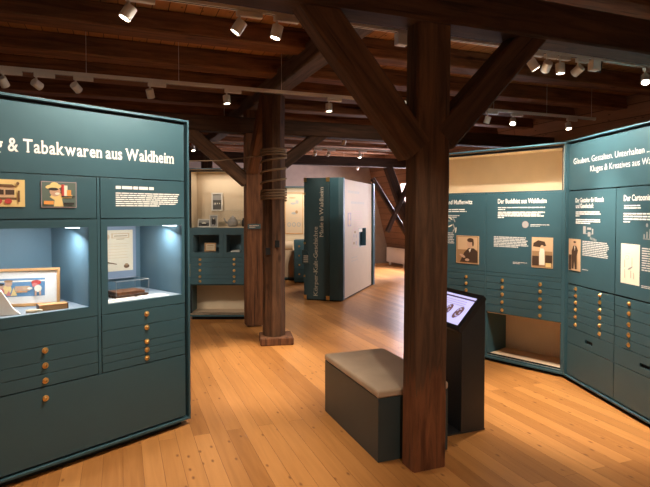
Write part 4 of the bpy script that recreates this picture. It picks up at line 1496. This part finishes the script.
for q in range(4):
    m.box(0.0, 0.09, -0.0235, -0.0225, 0.69 + q * 0.035, 0.705 + q * 0.035, F_['gold_text'])
m.build('clasp_lettering', lk)
# prints on the page side; built facing -y, then turned to face +x


def on_page(mb_or_none, name, fn):
    m_ = MB()
    fn(m_)
    o = m_.build(name, pgo, (X_ + 0.0012, 0, 0), (0, 0, R(90)))
    return o


for px_, pz_, pw_, pn_, pp_, pm_, pf_ in ((0.34, 2.0, 0.70, 1, 0.085, 'faint', 0.55), (0.52, 1.80, 0.85, 1, 0.085, 'faint', 0.5),
                                           (0.66, 1.62, 0.62, 8, 0.045, 'faint_pink', 0.3), (0.56, 0.74, 0.40, 2, 0.06, 'faint', 0.35)):
    on_page(None, 'page_lettering', lambda m_: body_text(m_, px_, pz_, pw_, pn_, pp_, F_[pm_], 0, last=1.0, fill=pf_))
picture('page_photograph', pgo, 0.33, 0.55, 1.32, 1.60, 0, F_['faint_pink'], [(F_['mauve'], rect(0.05, 0.95, 0.05, 0.95)), (F_['faint_pink'], ell(0.5, 0.7, 0.2, 0.2)), (F_['sepia_light'], ell(0.5, 0.3, 0.3, 0.2))], thick=0.001, loc=(X_ + 0.0012, 0, 0), rot=(0, 0, R(90)))
picture('page_illustration', pgo, 0.60, 0.94, 0.91, 1.28, 0, F_['faint_pink'], [
    (M['cream2'], rect(0.05, 0.95, 0.05, 0.95)), (F_['sepia'], ell(0.5, 0.82, 0.15, 0.06)), (F_['mauve'], ell(0.3, 0.62, 0.08, 0.10)), (F_['mauve'], ell(0.7, 0.60, 0.08, 0.10)),
    (F_['faint'], rect(0.1, 0.9, 0.45, 0.47)), (F_['sepia'], ell(0.3, 0.25, 0.12, 0.08)), (F_['mauve'], ell(0.7, 0.24, 0.1, 0.12))], thick=0.001, loc=(X_ + 0.0012, 0, 0), rot=(0, 0, R(90)))

# ------------------------------------------------------------------ bench and kiosk
BN = thing('bench', 'box bench with dark teal sides and a tan padded seat behind the thick post', 'bench', (0.338, 3.304, 0), TH - R(0.3))
bw_, bl_ = 0.522, 0.945
MB().box(0, bw_, 0, bl_, 0.0, 0.412, M['bench']).build('body', BN, bevel=0.003)
cu = MB()
cu.box(-0.004, bw_ + 0.004, -0.004, bl_ + 0.004, 0.4125, 0.463, M['fabric'])
co = cu.build('seat_cushion', BN)
bv = co.modifiers.new('edge', 'BEVEL')
bv.width, bv.segments = 0.016, 4

KT = R(-68.7)
exk = Vector((math.cos(KT), math.sin(KT), 0))
KW = 0.52
KI = thing('touch_screen_kiosk', 'slim dark kiosk with slanted glowing touch screen beside the bench', 'kiosk', Vector((0.981, 3.742, 0)) - exk * KW, KT)
prof = [(0, 0.012), (0, 0.735), (0.205, 0.955), (0.205, 0.012)]
m = MB().prism(prof, 'x', 0, KW, M['kiosk'])
m.build('stand_body', KI, bevel=0.004)
MB().box(0.0, KW + 0.0, -0.11, 0.21, 0, 0.012, M['kiosk']).build('base_plate', KI, bevel=0.002)
# slanted display: local frame along the slope
sl_ = Vector((0, 0.205, 0.220))
ln_ = sl_.length
zs = sl_.normalized()
ys = Vector((0, zs.z, -zs.y))
Mx = Matrix((Vector((1, 0, 0)), ys, zs)).transposed().to_4x4()
Mx.translation = Vector((0, 0, 0.735)) - ys * 0.002
sc = MB().box(-0.006, KW + 0.006, -0.038, 0, -0.012, ln_ + 0.012, M['black']).build('screen_housing', KI, bevel=0.003)
sc.matrix_local = Mx
ym = -0.0385
m = MB()
sw0, sw1, sz0, sz1 = 0.035, KW - 0.035, 0.026, ln_ - 0.026
m.sheet([(sw0, sz0), (sw1, sz0), (sw1, sz1), (sw0, sz1)], ym, M['screen'])
m.sheet([(sw0, sz1 - 0.030), (sw1, sz1 - 0.030), (sw1, sz1 - 0.018), (sw0, sz1 - 0.018)], ym - 0.0003, M['screen_dark'])
for q in range(3):
    m.sheet([(sw0 + 0.03, sz1 - 0.055 - q * 0.018), (sw1 - 0.07, sz1 - 0.055 - q * 0.018), (sw1 - 0.07, sz1 - 0.048 - q * 0.018), (sw0 + 0.03, sz1 - 0.048 - q * 0.018)], ym - 0.0003, M['screen_pale'])
for q, cx in enumerate((0.16, 0.29, 0.42)):
    cx = sw0 + (sw1 - sw0) * (0.2 + 0.3 * q)
    m.sheet(ell(cx, sz0 + 0.10, 0.036, 0.060, 18, -0.5), ym - 0.0004, M['screen_brown'])
    for k in range(5):
        a = k * 1.3
        m.sheet(ell(cx + 0.018 * math.cos(a), sz0 + 0.10 + 0.034 * math.sin(a), 0.007, 0.014, 8, a), ym - 0.0006 - 0.0001 * k, M['screen_pale'])
so = m.build('touch_screen', sc)

# ------------------------------------------------------------------ radiator by the eaves wall
RD = thing('radiator', 'white flat radiator below the far boarded roof slope', 'radiator', AB(7.62, 14.25, 0), TH - R(90))
MB().box(0, 1.15, -0.05, 0.05, 0.09, 0.53, M['radiator']).build('panel_body', RD, bevel=0.012)
for x in (0.15, 1.0):
    MB().box(x - 0.02, x + 0.02, -0.03, 0.03, 0, 0.09, M['radiator']).build('foot', RD)
# studs on the far wall
for a_, lab in ((3.8, 'vertical timber stud on the far plaster wall above the distant cabinet'), (4.35, 'second vertical timber stud on the far plaster wall, closer to the book display')):
    timber('wall_stud', AB(a_, B1 - 0.08, 0), AB(a_, B1 - 0.08, 3.0), 0.17, 0.14, M['timber'], lab, 'stud', side=D1)
